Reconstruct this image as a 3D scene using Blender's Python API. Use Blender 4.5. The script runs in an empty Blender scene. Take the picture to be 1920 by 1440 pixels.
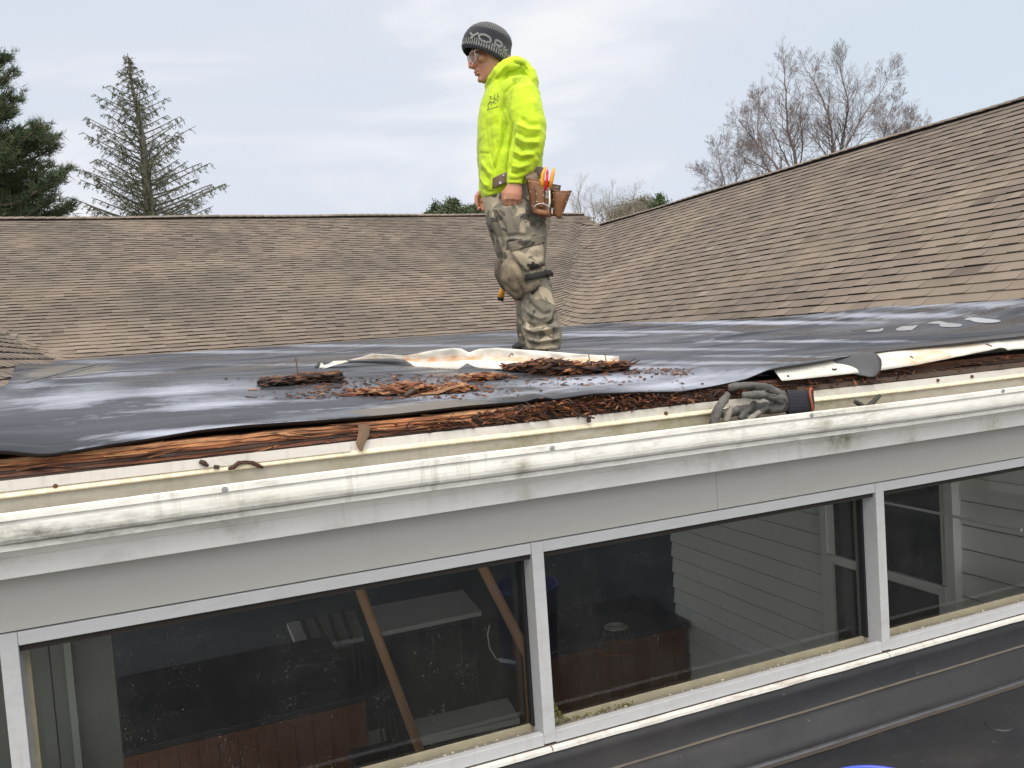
import bpy, bmesh, math, random
import numpy as np
from mathutils import Vector, Matrix, noise as mn
from math import radians, sin, cos, pi, sqrt, exp
random.seed(7)
scene = bpy.context.scene
COL = scene.collection
# ------------------------------------------------------------------ camera
FPX = 1600.0; PITCH = radians(3.3); ROLL = radians(3.9); AZ = radians(22.9)
F_ = np.array([sin(AZ)*cos(PITCH), cos(AZ)*cos(PITCH), -sin(PITCH)])
R0 = np.cross(F_, [0, 0, 1.0]); R0 /= np.linalg.norm(R0); U0 = np.cross(R0, F_)
R_ = cos(ROLL)*R0-sin(ROLL)*U0; U_ = sin(ROLL)*R0+cos(ROLL)*U0
cam = bpy.data.objects.new('camera', bpy.data.cameras.new('camera'))
COL.objects.link(cam); scene.camera = cam
cam.data.sensor_width = 36; cam.data.lens = 36*FPX/1920
cam.data.clip_start = .05; cam.data.clip_end = 5000
M = Matrix([[R_[i], U_[i], -F_[i], 0] for i in range(3)]+[[0, 0, 0, 1]])
cam.matrix_world = M
# ------------------------------------------------------------------ sky and sun
SUN_EL = radians(60); SUN_DIR = Vector((-.30, -.60, 0)).normalized()*cos(SUN_EL)+Vector((0, 0, sin(SUN_EL)))
w = bpy.data.worlds.new('World'); scene.world = w; w.use_nodes = True
nt = w.node_tree; nt.nodes.clear()
out = nt.nodes.new('ShaderNodeOutputWorld'); bg = nt.nodes.new('ShaderNodeBackground')
sky = nt.nodes.new('ShaderNodeTexSky'); sky.sky_type = 'NISHITA'; sky.sun_disc = False
sky.sun_elevation = SUN_EL; sky.sun_rotation = math.atan2(SUN_DIR.x, SUN_DIR.y)
bg.inputs['Strength'].default_value = .1
tc = nt.nodes.new('ShaderNodeTexCoord')
mp = nt.nodes.new('ShaderNodeMapping'); mp.inputs['Scale'].default_value = (1.0, 1.0, 3.2); mp.inputs['Location'].default_value = (.35, .2, .1)
mp.inputs['Rotation'].default_value = (.12, .1, .5)
nt.links.new(tc.outputs['Generated'], mp.inputs['Vector'])
no = nt.nodes.new('ShaderNodeTexNoise'); no.inputs['Scale'].default_value = 1.7; no.inputs['Detail'].default_value = 7; no.inputs['Roughness'].default_value = .5
no.inputs['Distortion'].default_value = .5
nt.links.new(mp.outputs[0], no.inputs['Vector'])
cr = nt.nodes.new('ShaderNodeValToRGB'); nt.links.new(no.outputs['Fac'], cr.inputs['Fac'])
e = cr.color_ramp.elements
e[0].position = .38; e[0].color = (.67, .75, .84, 1); e[1].position = .62; e[1].color = (.93, .935, .95, 1)
m_ = cr.color_ramp.elements.new(.5); m_.color = (.73, .77, .86, 1)
sx = nt.nodes.new('ShaderNodeSeparateXYZ'); nt.links.new(tc.outputs['Generated'], sx.inputs[0])
mr = nt.nodes.new('ShaderNodeMapRange'); mr.inputs['From Min'].default_value = .40; mr.inputs['From Max'].default_value = 1.0
mr.inputs['To Min'].default_value = 10.5; mr.inputs['To Max'].default_value = 22.0
nt.links.new(sx.outputs['Z'], mr.inputs['Value'])
vm = nt.nodes.new('ShaderNodeVectorMath'); vm.operation = 'SCALE'
wm = nt.nodes.new('ShaderNodeMix'); wm.data_type = 'RGBA'; wm.blend_type = 'MULTIPLY'; wm.inputs[7].default_value = (1.09, 1.0, .90, 1)
mr2 = nt.nodes.new('ShaderNodeMapRange'); mr2.inputs['From Min'].default_value = .38; mr2.inputs['From Max'].default_value = .7
nt.links.new(sx.outputs['Z'], mr2.inputs['Value']); nt.links.new(mr2.outputs[0], wm.inputs[0]); nt.links.new(cr.outputs['Color'], wm.inputs[6])
nt.links.new(wm.outputs[2], vm.inputs[0]); nt.links.new(mr.outputs[0], vm.inputs['Scale'])
mx = nt.nodes.new('ShaderNodeMix'); mx.data_type = 'RGBA'; mx.inputs[0].default_value = .94
nt.links.new(sky.outputs['Color'], mx.inputs[6]); 
dp = nt.nodes.new('ShaderNodeVectorMath'); dp.operation = 'DOT_PRODUCT'; dp.inputs[1].default_value = tuple(Vector((-.25, -.97, .1)).normalized())
nt.links.new(tc.outputs['Generated'], dp.inputs[0])
mr3 = nt.nodes.new('ShaderNodeMapRange'); mr3.inputs['From Min'].default_value = -.1; mr3.inputs['From Max'].default_value = .9; mr3.inputs['To Min'].default_value = 1.0; mr3.inputs['To Max'].default_value = 2.3
nt.links.new(dp.outputs['Value'], mr3.inputs['Value'])
vm2 = nt.nodes.new('ShaderNodeVectorMath'); vm2.operation = 'SCALE'; nt.links.new(vm.outputs[0], vm2.inputs[0]); nt.links.new(mr3.outputs[0], vm2.inputs['Scale'])
mr4 = nt.nodes.new('ShaderNodeMapRange'); mr4.inputs['From Min'].default_value = -.1; mr4.inputs['From Max'].default_value = .6; nt.links.new(dp.outputs['Value'], mr4.inputs['Value'])
wm2 = nt.nodes.new('ShaderNodeMix'); wm2.data_type = 'RGBA'; wm2.blend_type = 'MULTIPLY'; wm2.inputs[7].default_value = (1.04, 1.0, .93, 1)
nt.links.new(mr4.outputs[0], wm2.inputs[0]); nt.links.new(vm2.outputs[0], wm2.inputs[6]); nt.links.new(wm2.outputs[2], mx.inputs[7])
nt.links.new(mx.outputs[2], bg.inputs['Color']); nt.links.new(bg.outputs[0], out.inputs['Surface'])
sl = bpy.data.lights.new('sun', 'SUN'); sl.energy = 1.5; sl.angle = radians(30); sl.color = (1, .93, .84)
so = bpy.data.objects.new('sun', sl); COL.objects.link(so)
so.rotation_euler = SUN_DIR.to_track_quat('Z', 'Y').to_euler()
scene.view_settings.view_transform = 'Standard'; scene.view_settings.look = 'None'
scene.view_settings.exposure = 0.0; scene.view_settings.gamma = 1.0
# ------------------------------------------------------------------ measuring helpers: a photo pixel (1920 x 1440) as a line of sight
def ray(x, y): return ((x-960)*R_+(720-y)*U_+FPX*F_)/FPX
def onY(x, y, Y): d = ray(x, y); return Vector(d*(Y/d[1]))
def onX(x, y, X): d = ray(x, y); return Vector(d*(X/d[0]))
def onZ(x, y, z): d = ray(x, y); return Vector(d*(z/d[2]))
def atD(x, y, D): return Vector(ray(x, y)*D)
# ------------------------------------------------------------------ object helpers
def tag(o, label=None, cat=None, group=None, kind=None):
    if label: o['label'] = label
    if cat: o['category'] = cat
    if group: o['group'] = group
    if kind: o['kind'] = kind
    return o
def empty(name, loc=(0, 0, 0), label=None, cat=None, group=None):
    o = bpy.data.objects.new(name, None); COL.objects.link(o); o.location = loc
    o.empty_display_size = .1
    return tag(o, label, cat, group)
class MB:
    """collects shapes in world coordinates and links them as one mesh"""
    def __init__(s): s.v = []; s.f = []; s.t = []; s.m = []
    def add(s, vs, fs, tone=0.0, mi=0):
        b = len(s.v); s.v += [tuple(p) for p in vs]
        for q in fs: s.f.append(tuple(b+i for i in q)); s.t.append(tone); s.m.append(mi)
    def quad(s, a, b, c, d, tone=0.0, mi=0): s.add([a, b, c, d], [(0, 1, 2, 3)], tone, mi)
    def box(s, lo, hi, tone=0.0, mi=0, rot=None, piv=None):
        x0, y0, z0 = lo; x1, y1, z1 = hi
        vs = [Vector(p) for p in ((x0,y0,z0),(x1,y0,z0),(x1,y1,z0),(x0,y1,z0),(x0,y0,z1),(x1,y0,z1),(x1,y1,z1),(x0,y1,z1))]
        if rot is not None:
            c = Vector(piv) if piv is not None else (Vector(lo)+Vector(hi))/2
            vs = [rot @ (p-c)+c for p in vs]
        s.add(vs, [(0,3,2,1),(4,5,6,7),(0,1,5,4),(1,2,6,5),(2,3,7,6),(3,0,4,7)], tone, mi)
    def extr_x(s, prof, x0, x1, n=1, tone=0.0, mi=0, wob=None, closed=False):
        """profile of (Y, Z) points swept along X"""
        k = len(prof); vs = []
        for i in range(n+1):
            x = x0+(x1-x0)*i/n
            dy, dz = wob(x) if wob else (0, 0)
            vs += [(x, p[0]+dy, p[1]+dz) for p in prof]
        fs = []
        for i in range(n):
            for j in range(k if closed else k-1):
                a = i*k+j; b = i*k+(j+1) % k
                fs.append((a, b, b+k, a+k))
        if closed: fs += [tuple(range(k-1, -1, -1)), tuple(n*k+j for j in range(k))]
        s.add(vs, fs, tone, mi)
    def tube(s, pts, rad, n=8, tone=0.0, mi=0, cap=True, flat=None):
        """loft along pts; rad: number or (ra, rb) per point; flat: direction of the first radius"""
        pts = [Vector(p) for p in pts]; L = len(pts); vs = []; u = None
        for i, p in enumerate(pts):
            t = (pts[min(i+1, L-1)]-pts[max(i-1, 0)])
            t = t.normalized() if t.length > 1e-9 else Vector((0, 0, 1))
            ref = Vector(flat) if flat is not None else (u if u is not None else (Vector((0, 0, 1)) if abs(t.z) < .9 else Vector((1, 0, 0))))
            a = ref-t*ref.dot(t)
            if a.length < 1e-6: a = t.orthogonal()
            a.normalize(); u = a; b = t.cross(a)
            r = rad[i] if isinstance(rad, (list, tuple)) and isinstance(rad[0], (list, tuple)) else ((rad[i], rad[i]) if isinstance(rad, (list, tuple)) else (rad, rad))
            for k in range(n):
                q = 2*pi*k/n; vs.append(p+a*(r[0]*cos(q))+b*(r[1]*sin(q)))
        fs = [(i*n+k, i*n+(k+1) % n, (i+1)*n+(k+1) % n, (i+1)*n+k) for i in range(L-1) for k in range(n)]
        if cap: fs += [tuple(range(n-1, -1, -1)), tuple((L-1)*n+k for k in range(n))]
        s.add(vs, fs, tone, mi)
    def ball(s, c, r, nu=12, nv=8, tone=0.0, mi=0, rot=None):
        c = Vector(c); r = r if isinstance(r, (tuple, list)) else (r, r, r); vs = []
        for j in range(nv+1):
            th = pi*j/nv
            for i in range(nu):
                ph = 2*pi*i/nu; p = Vector((r[0]*sin(th)*cos(ph), r[1]*sin(th)*sin(ph), r[2]*cos(th)))
                vs.append(c+(rot @ p if rot is not None else p))
        fs = [(j*nu+i, (j+1)*nu+i, (j+1)*nu+(i+1) % nu, j*nu+(i+1) % nu) for j in range(nv) for i in range(nu)]
        s.add(vs, fs, tone, mi)
    def sheet(s, P, tone=0.0, mi=0):
        """P[i][j] grid of points"""
        a = len(P); b = len(P[0])
        s.add([p for row in P for p in row], [(i*b+j, i*b+j+1, (i+1)*b+j+1, (i+1)*b+j) for i in range(a-1) for j in range(b-1)], tone, mi)
    def build(s, name, mat, parent=None, smooth=False, merge=False):
        off = Vector((0, 0, 0)) if parent is None else world_loc(parent)
        me = bpy.data.meshes.new(name)
        me.from_pydata([(p[0]-off.x, p[1]-off.y, p[2]-off.z) for p in s.v], [], s.f)
        at = me.attributes.new('tone', 'FLOAT', 'FACE'); at.data.foreach_set('value', np.array(s.t, dtype=np.float32))
        mats = mat if isinstance(mat, (list, tuple)) else [mat]
        for q in mats: me.materials.append(q)
        if len(mats) > 1: me.polygons.foreach_set('material_index', np.array(s.m, dtype=np.int32))
        if merge:
            bm = bmesh.new(); bm.from_mesh(me); bmesh.ops.remove_doubles(bm, verts=bm.verts, dist=1e-5)
            bmesh.ops.recalc_face_normals(bm, faces=bm.faces); bm.to_mesh(me); bm.free()
        me.polygons.foreach_set('use_smooth', np.ones(len(me.polygons), dtype=bool) if smooth else np.zeros(len(me.polygons), dtype=bool))
        me.update()
        o = bpy.data.objects.new(name, me); COL.objects.link(o)
        if parent is not None: o.parent = parent
        return o
def world_loc(o):
    v = Vector(o.location); p = o.parent
    while p is not None: v += Vector(p.location); p = p.parent
    return v
def bevel(o, wd=.004, seg=2):
    m = o.modifiers.new('bevel', 'BEVEL'); m.width = wd; m.segments = seg; m.limit_method = 'ANGLE'; return o
def solid(o, t, off=-1):
    m = o.modifiers.new('thickness', 'SOLIDIFY'); m.thickness = t; m.offset = off; return o
# ------------------------------------------------------------------ materials
class NT:
    def __init__(s, name):
        s.m = bpy.data.materials.new(name); s.m.use_nodes = True; s.t = s.m.node_tree
        s.b = s.t.nodes['Principled BSDF']; s.out = s.t.nodes['Material Output']; s._c = None
    def n(s, ty, **kw):
        x = s.t.nodes.new(ty)
        for k, v in kw.items(): setattr(x, k, v)
        return x
    def L(s, a, b): s.t.links.new(a, b)
    def put(s, sock, v):
        if hasattr(v, 'links'): s.L(v, sock)
        elif isinstance(v, (tuple, list)): sock.default_value = tuple(v)+((1,) if len(v) == 3 and len(sock.default_value) == 4 else ())
        else: sock.default_value = v
    def co(s, scale=(1, 1, 1), rot=(0, 0, 0), kind='Object', loc=(0, 0, 0)):
        if s._c is None: s._c = s.n('ShaderNodeTexCoord')
        m = s.n('ShaderNodeMapping'); m.inputs['Scale'].default_value = scale; m.inputs['Rotation'].default_value = rot; m.inputs['Location'].default_value = loc
        s.L(s._c.outputs[kind], m.inputs['Vector']); return m.outputs[0]
    def noise(s, sc, det=4, ro=.55, co=None, dist=0.0):
        x = s.n('ShaderNodeTexNoise'); x.inputs['Scale'].default_value = sc; x.inputs['Detail'].default_value = det
        x.inputs['Roughness'].default_value = ro; x.inputs['Distortion'].default_value = dist
        s.L(co if co is not None else s.co(), x.inputs['Vector']); return x.outputs['Fac']
    def vor(s, sc, co=None, feat='F1', out='Distance', rnd=1.0):
        x = s.n('ShaderNodeTexVoronoi', feature=feat); x.inputs['Scale'].default_value = sc; x.inputs['Randomness'].default_value = rnd
        s.L(co if co is not None else s.co(), x.inputs['Vector']); return x.outputs[out]
    def ramp(s, fac, stops, interp='LINEAR'):
        x = s.n('ShaderNodeValToRGB'); s.L(fac, x.inputs['Fac']); r = x.color_ramp; r.interpolation = interp
        while len(r.elements) < len(stops): r.elements.new(.5)
        for el, (p, c) in zip(r.elements, stops):
            el.position = p; c = c if isinstance(c, (tuple, list)) else (c, c, c); el.color = tuple(c)+(1,)
        return x.outputs['Color']
    def mix(s, fac, a, b, mode='MIX'):
        x = s.n('ShaderNodeMix', data_type='RGBA', blend_type=mode)
        s.put(x.inputs[0], fac); s.put(x.inputs[6], a); s.put(x.inputs[7], b); return x.outputs[2]
    def math(s, op, a, b=0.0, clamp=False):
        x = s.n('ShaderNodeMath', operation=op, use_clamp=clamp); s.put(x.inputs[0], a); s.put(x.inputs[1], b); return x.outputs[0]
    def sep(s, co): x = s.n('ShaderNodeSeparateXYZ'); s.L(co, x.inputs[0]); return x.outputs
    def attr(s, name='tone'): x = s.n('ShaderNodeAttribute', attribute_name=name); return x.outputs['Fac']
    def bump(s, h, strength=.5, dist=.005, prev=None):
        x = s.n('ShaderNodeBump'); s.put(x.inputs['Strength'], strength); x.inputs['Distance'].default_value = dist
        s.L(h, x.inputs['Height'])
        if prev is not None: s.L(prev, x.inputs['Normal'])
        return x.outputs['Normal']
    def set(s, col=None, rough=None, nor=None, **kw):
        if col is not None: s.put(s.b.inputs['Base Color'], col)
        if rough is not None: s.put(s.b.inputs['Roughness'], rough)
        if nor is not None: s.L(nor, s.b.inputs['Normal'])
        for k, v in kw.items(): s.put(s.b.inputs[k.replace('_', ' ')], v)
        return s.m
def simple(name, col, rough=.6, var=.15, sc=8, bump=.2, bsc=60, bd=.003, **kw):
    x = NT(name); f = x.noise(sc, 5)
    c = x.mix(f, tuple(q*(1-var) for q in col), tuple(min(1, q*(1+var)) for q in col))
    return x.set(c, rough, x.bump(x.noise(bsc, 4), bump, bd), **kw)
def sstep(a, b, x):
    t = min(1, max(0, (x-a)/(b-a))); return t*t*(3-2*t)
def lerp(pts, x):
    if x <= pts[0][0]: return pts[0][1]
    for (a, p), (b, q) in zip(pts, pts[1:]):
        if x <= b: return p+(q-p)*(x-a)/(b-a)
    return pts[-1][1]
def fn(x, y, z=0.0, o=3):
    return mn.fractal(Vector((x, y, z)), 1.0, 2.0, o)

def paint(o, name, spots, key=None):
    """stains worn into a surface: ellipses (x, y, rx, ry, amount) stored per vertex"""
    off = world_loc(o.parent) if o.parent is not None else Vector((0, 0, 0))
    n = len(o.data.vertices); co = np.empty(n*3); o.data.vertices.foreach_get('co', co); co = co.reshape(-1, 3)+np.array(off)
    d = co @ np.array(F_); X = 960+FPX*(co @ R_)/d; Y = 720-FPX*(co @ U_)/d; v = np.zeros(n)
    for (cx, cy, rx, ry, am) in spots: v = np.maximum(v, am*np.exp(-((X-cx)/rx)**2-((Y-cy)/ry)**2))
    at = o.data.attributes.new(name, 'FLOAT', 'POINT'); at.data.foreach_set('value', v.astype(np.float32))
# ================================================================== the house
GROUND = -4.5
house = empty('house', (2.0, 2.4, GROUND), 'white house with brown shingle slopes around a wet black flat roof and window band', 'house')
# ---- materials
x = NT('shingle'); t = x.attr()
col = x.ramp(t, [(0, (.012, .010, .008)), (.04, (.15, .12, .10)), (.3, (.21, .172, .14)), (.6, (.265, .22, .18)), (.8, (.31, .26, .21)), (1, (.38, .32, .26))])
big = x.noise(.55, 4, .55, x.co((1, 1, .6)), .6)
col = x.mix(x.ramp(big, [(.42, 0.0), (.7, .55)]), col, (.125, .11, .09))
col = x.mix(x.ramp(x.noise(.9, 3, .5, x.co(loc=(3, 1, 0))), [(.5, 0.0), (.72, .4)]), col, (.40, .33, .25))
gr = x.noise(170, 3, .8); col = x.mix(.75, col, x.ramp(gr, [(.3, .45), (.7, 1.0)]), 'MULTIPLY')
col = x.mix(x.math('MULTIPLY', x.attr('algae'), x.ramp(x.noise(1.6, 6, .65, x.co((1, 1, 1), loc=(2, 0, 0))), [(.35, .3), (.6, 1.0)])), col, (.085, .082, .068)); col = x.mix(1.0, col, (.86, .85, .86), 'MULTIPLY')
M_SH = x.set(col, .93, x.bump(x.noise(220, 3, .8), .5, .003), Specular_IOR_Level=.25)
x = NT('under'); M_DARK = x.set((.012, .011, .010), .9)
x = NT('membrane')
ca = x.attr('chalk_glare'); ma = x.attr('mud')
cs = x.co((.6, 1.5, 0), (0, 0, .12))
n1 = x.noise(2.2, 7, .66, cs, 1.4); n2 = x.noise(18, 6, .75, x.co((.8, 1.6, 0), (0, 0, .2)), .6)
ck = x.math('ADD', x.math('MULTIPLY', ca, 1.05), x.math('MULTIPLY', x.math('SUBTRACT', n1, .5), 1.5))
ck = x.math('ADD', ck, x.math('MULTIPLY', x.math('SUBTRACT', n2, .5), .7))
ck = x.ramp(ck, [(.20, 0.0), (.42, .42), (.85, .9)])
base = x.mix(x.ramp(x.noise(1.3, 6, .62, cs, .8), [(.35, 0.0), (.65, 1.0)]), (.020, .023, .031), (.078, .084, .100))
mf = x.ramp(x.math('ADD', ma, x.math('MULTIPLY', x.math('SUBTRACT', n1, .5), 1.1)), [(.40, 0.0), (.52, 1.0)])
base = x.mix(x.math('MULTIPLY', mf, .8), base, (.155, .142, .125))
col = x.mix(x.math('MULTIPLY', ck, .70), base, (.48, .52, .62))  # glare on the wet sheet is put into this pale colour
wet = x.ramp(x.noise(1.1, 6, .6, x.co((.4, 1.9, 0), loc=(1.3, 7, 0)), 1.0), [(.42, 0.0), (.50, .6), (.60, 1.0)])
ro = x.mix(wet, (.17, .17, .17), (.62, .62, .62)); ro = x.mix(x.math('MAXIMUM', ck, mf), ro, (.75, .75, .75))
bp = x.bump(x.noise(3.2, 4, .5, x.co((.4, 1.3, 0))), .30, .03)
bp = x.bump(x.noise(60, 5, .7), .25, .002, bp)
spec = x.math('MULTIPLY_ADD', wet, -.26); spec.node.inputs[2].default_value = .34
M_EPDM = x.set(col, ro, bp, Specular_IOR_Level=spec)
M_EDGE = simple('membrane_cut_edge', (.012, .012, .014), .45)
def white_paint(name, grime=0.6, base=(.76, .76, .74), grime_col=(.13, .12, .08), rough=.38, moss=0.0, zband=None):
    x = NT(name); c = x.mix(x.noise(6, 4), tuple(q*.95 for q in base), base)
    g = x.noise(9, 8, .72, x.co((1.2, 3, 4)), .4)
    g2 = x.noise(1.1, 4, .6, x.co((1, .3, .3), loc=(4, 0, 0)))
    gm = x.math('MULTIPLY', x.ramp(g, [(.46, 0.0), (.72, 1.0)]), x.ramp(g2, [(.4, .25), (.6, 1.0)]), True)
    if zband is not None:
        z = x.sep(x.co(kind='Object'))['Z']
        bnd = x.ramp(x.math('MULTIPLY_ADD', x.math('SUBTRACT', z, zband[0]), 1/(zband[1]-zband[0])), [(0, 1.0), (1, .12)]) if False else None
    c = x.mix(x.math('MULTIPLY', gm, grime), c, grime_col)
    if moss:
        ms = x.ramp(x.noise(2.6, 6, .62, x.co((1, .6, .6), loc=(9, 1, 0))), [(.56, 0.0), (.68, moss)])
        ms = x.math('MULTIPLY', ms, x.ramp(x.noise(60, 5, .7), [(.35, .1), (.6, 1.0)]))
        c = x.mix(ms, c, (.20, .18, .055))
    dr = x.math('MULTIPLY', x.ramp(x.noise(9, 5, .7, x.co((3.2, .2, .35))), [(.52, 0.0), (.70, 1.0)]), x.ramp(x.noise(2.3, 3, .5, x.co(loc=(2, 2, 2))), [(.45, 0.0), (.6, 1.0)]))
    c = x.mix(x.math('MULTIPLY', dr, min(.6, grime*.9)), c, (.28, .26, .19))
    ag = x.math('MULTIPLY', x.attr('algae'), x.ramp(x.noise(24, 7, .75), [(.34, .15), (.58, 1.0)])); c = x.mix(x.math('MULTIPLY', ag, .95, True), c, (.19, .18, .07))
    gk = x.math('MULTIPLY', x.attr('grime'), x.ramp(x.noise(20, 8, .75, x.co((1, 2, 2.5))), [(.36, .1), (.62, 1.0)])); c = x.mix(x.math('MULTIPLY', gk, .9, True), c, (.10, .09, .06))
    sp = x.ramp(x.vor(38), [(.035, 1.0), (.06, 0.0)]); c = x.mix(x.math('MULTIPLY', sp, .5), c, (.15, .11, .08))
    return x.set(c, rough, x.bump(x.noise(25, 5), .08, .004))
M_GUT = white_paint('gutter_paint', .6, rough=.55, base=(.84, .825, .775))
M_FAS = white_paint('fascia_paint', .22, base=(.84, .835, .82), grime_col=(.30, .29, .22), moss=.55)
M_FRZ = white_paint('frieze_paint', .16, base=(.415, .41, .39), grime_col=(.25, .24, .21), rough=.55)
M_FRAME = white_paint('frame_paint', .3, base=(.48, .49, .505), grime_col=(.22, .2, .18), rough=.4)
M_TRIM = white_paint('trim_paint', .9, base=(.70, .68, .64), grime_col=(.22, .15, .10), rough=.5)
M_IN = white_paint('gutter_inside', .85, base=(.42, .39, .33), grime_col=(.20, .16, .09), moss=.9, rough=.55)
M_APRON = white_paint('apron_paint', .4, base=(.66, .635, .59), grime_col=(.3, .22, .12), moss=.35, rough=.45)
x = NT('old_caulk_bead')
c = x.mix(x.ramp(x.noise(70, 2, .5, x.co((1, .1, .1))), [(.4, 0.0), (.6, 1.0)]), (.66, .58, .42), (.76, .69, .52)); M_BEAD = x.set(c, .75)
# ---- roof planes
ZE = .065; SF, SR, SLL = .39, .63, .56
YF, XR, XL = 10.6, 5.33, -.93
ZTOPF, ZTOPR = 2.56, 2.05
def zfar(X, Y): return ZE+SF*(Y-YF)
def zright(X, Y): return min(ZE+SR*(X-XR), 2.08-(X-8.53)*.63)
def zleft(X, Y): return ZE+SLL*(XL-X)
def smax(a, b, k):
    h = max(k-abs(a-b), 0)/k; return max(a, b)+h*h*k/4
def H(X, Y):
    a = smax(zfar(X, Y), zright(X, Y), .34)
    return smax(a, zleft(X, Y), .10)
EX = .127
def shingles(name, family, label):
    mb = MB(); rnd = random.Random(hash(family) % 1000 if False else {'far': 11, 'right': 23, 'left': 5}[family])
    s = {'far': SF, 'right': SR, 'left': SLL}[family]
    run = EX*cos(math.atan(s)); ztop = ZTOPF if family == 'far' else ZTOPR
    n = int(round((ztop-ZE)/s/run)); i0 = -2
    if family == 'left': i0 = -3; n = 26
    for i in range(i0, n):
        d0 = i*run; d1 = min(d0+run*1.12, (ztop-ZE)/s)
        z = ZE+s*d0
        if family == 'far':
            a0, a1 = -9.5, 9.4
        elif family == 'right': a0, a1 = -2.5, 15.6
        else: a0, a1 = 3.0, 12.5
        a = a0+rnd.random()*.2
        thick = rnd.random() < .5; seg_tone = .5
        while a < a1:
            wd = rnd.uniform(.10, .24) if thick else rnd.uniform(.14, .32)
            b = min(a+wd, a1); mid = (a+b)/2
            if family == 'far':
                P = lambda u, d: (u, YF+d)
                own, oth = zfar(mid, YF+d0), max(zright(mid, YF+d0), zleft(mid, YF+d0))
                # the far roof stops at its right end above the lower ridge
                lim = 9.25 if z < 2.05 else 9.25
                if mid > 9.2+(z-2.56)*.4: oth = 99
            elif family == 'right':
                P = lambda u, d: (XR+d, u)
                own, oth = zright(XR+d0, mid), zfar(XR+d0, mid)
            else:
                P = lambda u, d: (XL-d, u)
                own, oth = zleft(XL-d0, mid), zfar(XL-d0, mid)
            tol = .07 if family == 'far' else .07
            if own > oth-tol:
                tt = rnd.gauss(.53, .12)+(.03 if thick else -.04)
                if rnd.random() < .06: tt -= .2
                tt = min(.98, max(.06, tt)); th = .0165 if thick else .0115
                near = abs(own-oth) < .5
                k = 3 if near else 1
                for q in range(k):
                    u0 = a+(b-a)*q/k; u1 = a+(b-a)*(q+1)/k
                    p0, p1, p2, p3 = P(u0, d0), P(u1, d0), P(u1, d1), P(u0, d1)
                    A, B, C, D = [(p[0], p[1], H(*p)) for p in (p0, p1, p2, p3)]
                    A2 = (A[0], A[1], A[2]+th); B2 = (B[0], B[1], B[2]+th)
                    if family == 'far':
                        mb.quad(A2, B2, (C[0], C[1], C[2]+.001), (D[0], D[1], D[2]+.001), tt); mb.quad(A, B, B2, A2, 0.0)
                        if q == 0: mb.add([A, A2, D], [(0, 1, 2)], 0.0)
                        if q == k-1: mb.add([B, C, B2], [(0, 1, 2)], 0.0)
                    else:
                        fl = family == 'left'
                        vs = [B2, A2, (D[0], D[1], D[2]+.001), (C[0], C[1], C[2]+.001)]
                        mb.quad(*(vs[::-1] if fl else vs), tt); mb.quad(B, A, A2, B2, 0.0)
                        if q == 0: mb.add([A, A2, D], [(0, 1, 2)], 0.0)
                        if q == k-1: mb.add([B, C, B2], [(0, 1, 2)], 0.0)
            a = b; thick = not thick
    o = mb.build(name, M_SH, house); o['label'] = label
    return o
sh_far = shingles('shingle_roof', 'far', 'brown shingle slope running across the back')
paint(sh_far, 'algae', [(330, 560, 90, 28, .75), (110, 455, 70, 30, .5), (60, 520, 60, 40, .45), (420, 520, 80, 16, .6), (640, 500, 90, 22, .45), (880, 470, 60, 40, .5), (200, 500, 60, 20, .3), (1080, 500, 40, 60, .6), (560, 560, 70, 20, .4), (260, 600, 80, 14, .4)])
sh_right = shingles('shingle_roof', 'right', 'brown shingle slope rising to the right')
sh_left = shingles('shingle_roof', 'left', 'corner of pale weathered shingle slope at the left edge')
# underlay just below the shingles, and the slopes facing away
mb = MB(); P = []
for i in range(61):
    X = -9.5+i*(9.15+9.5)/60
    row = []
    for j in range(31):
        Y = YF-.3+j*(17.0-YF+.3)/30
        row.append((X, Y, min(H(X, Y), zfar(X, Y)+.5)-.012))
    P.append(row)
mb.sheet(P)
mb.quad((XR-.2, -2.5, zright(XR-.2, 0)-.012), (XR-.2, 14.9, zright(XR-.2, 0)-.012), (8.53, 14.9, zright(8.53, 0)-.012), (8.53, -2.5, zright(8.53, 0)-.012))
mb.quad((XL+.5, 3, zleft(XL+.5, 0)-.012), (XL+.5, 10.6, zleft(XL+.5, 0)-.012), (-4.5, 12.5, zleft(-4.5, 0)-.012), (-4.5, 3, zleft(-4.5, 0)-.012))
mb.t = [.42]*len(mb.t)
mb.build('roof_underlay', M_SH, house)
x = simple('back_slope', (.2, .16, .13), .9)
mb = MB()
mb.quad((-9.5, 17.0, ZTOPF), (9.2, 17.0, ZTOPF), (11.4, 23, .2), (-9.5, 23, .2))
mb.quad((8.53, -2.5, ZTOPR), (11.5, -2.5, .2), (11.5, 20, .2), (8.53, 15.2, ZTOPR))
mb.quad((9.2, 17.0, ZTOPF-.03), (8.98, 15.6, 1.98), (11.5, 16, .2), (11.4, 23, .2))
mb.quad((-4.5, 3, 2.0), (-4.5, 13, 2.0), (-8, 13, .2), (-8, 3, .2))
mb.t = [.22]*len(mb.t); mb.build('back_slope', M_SH, house)
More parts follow.
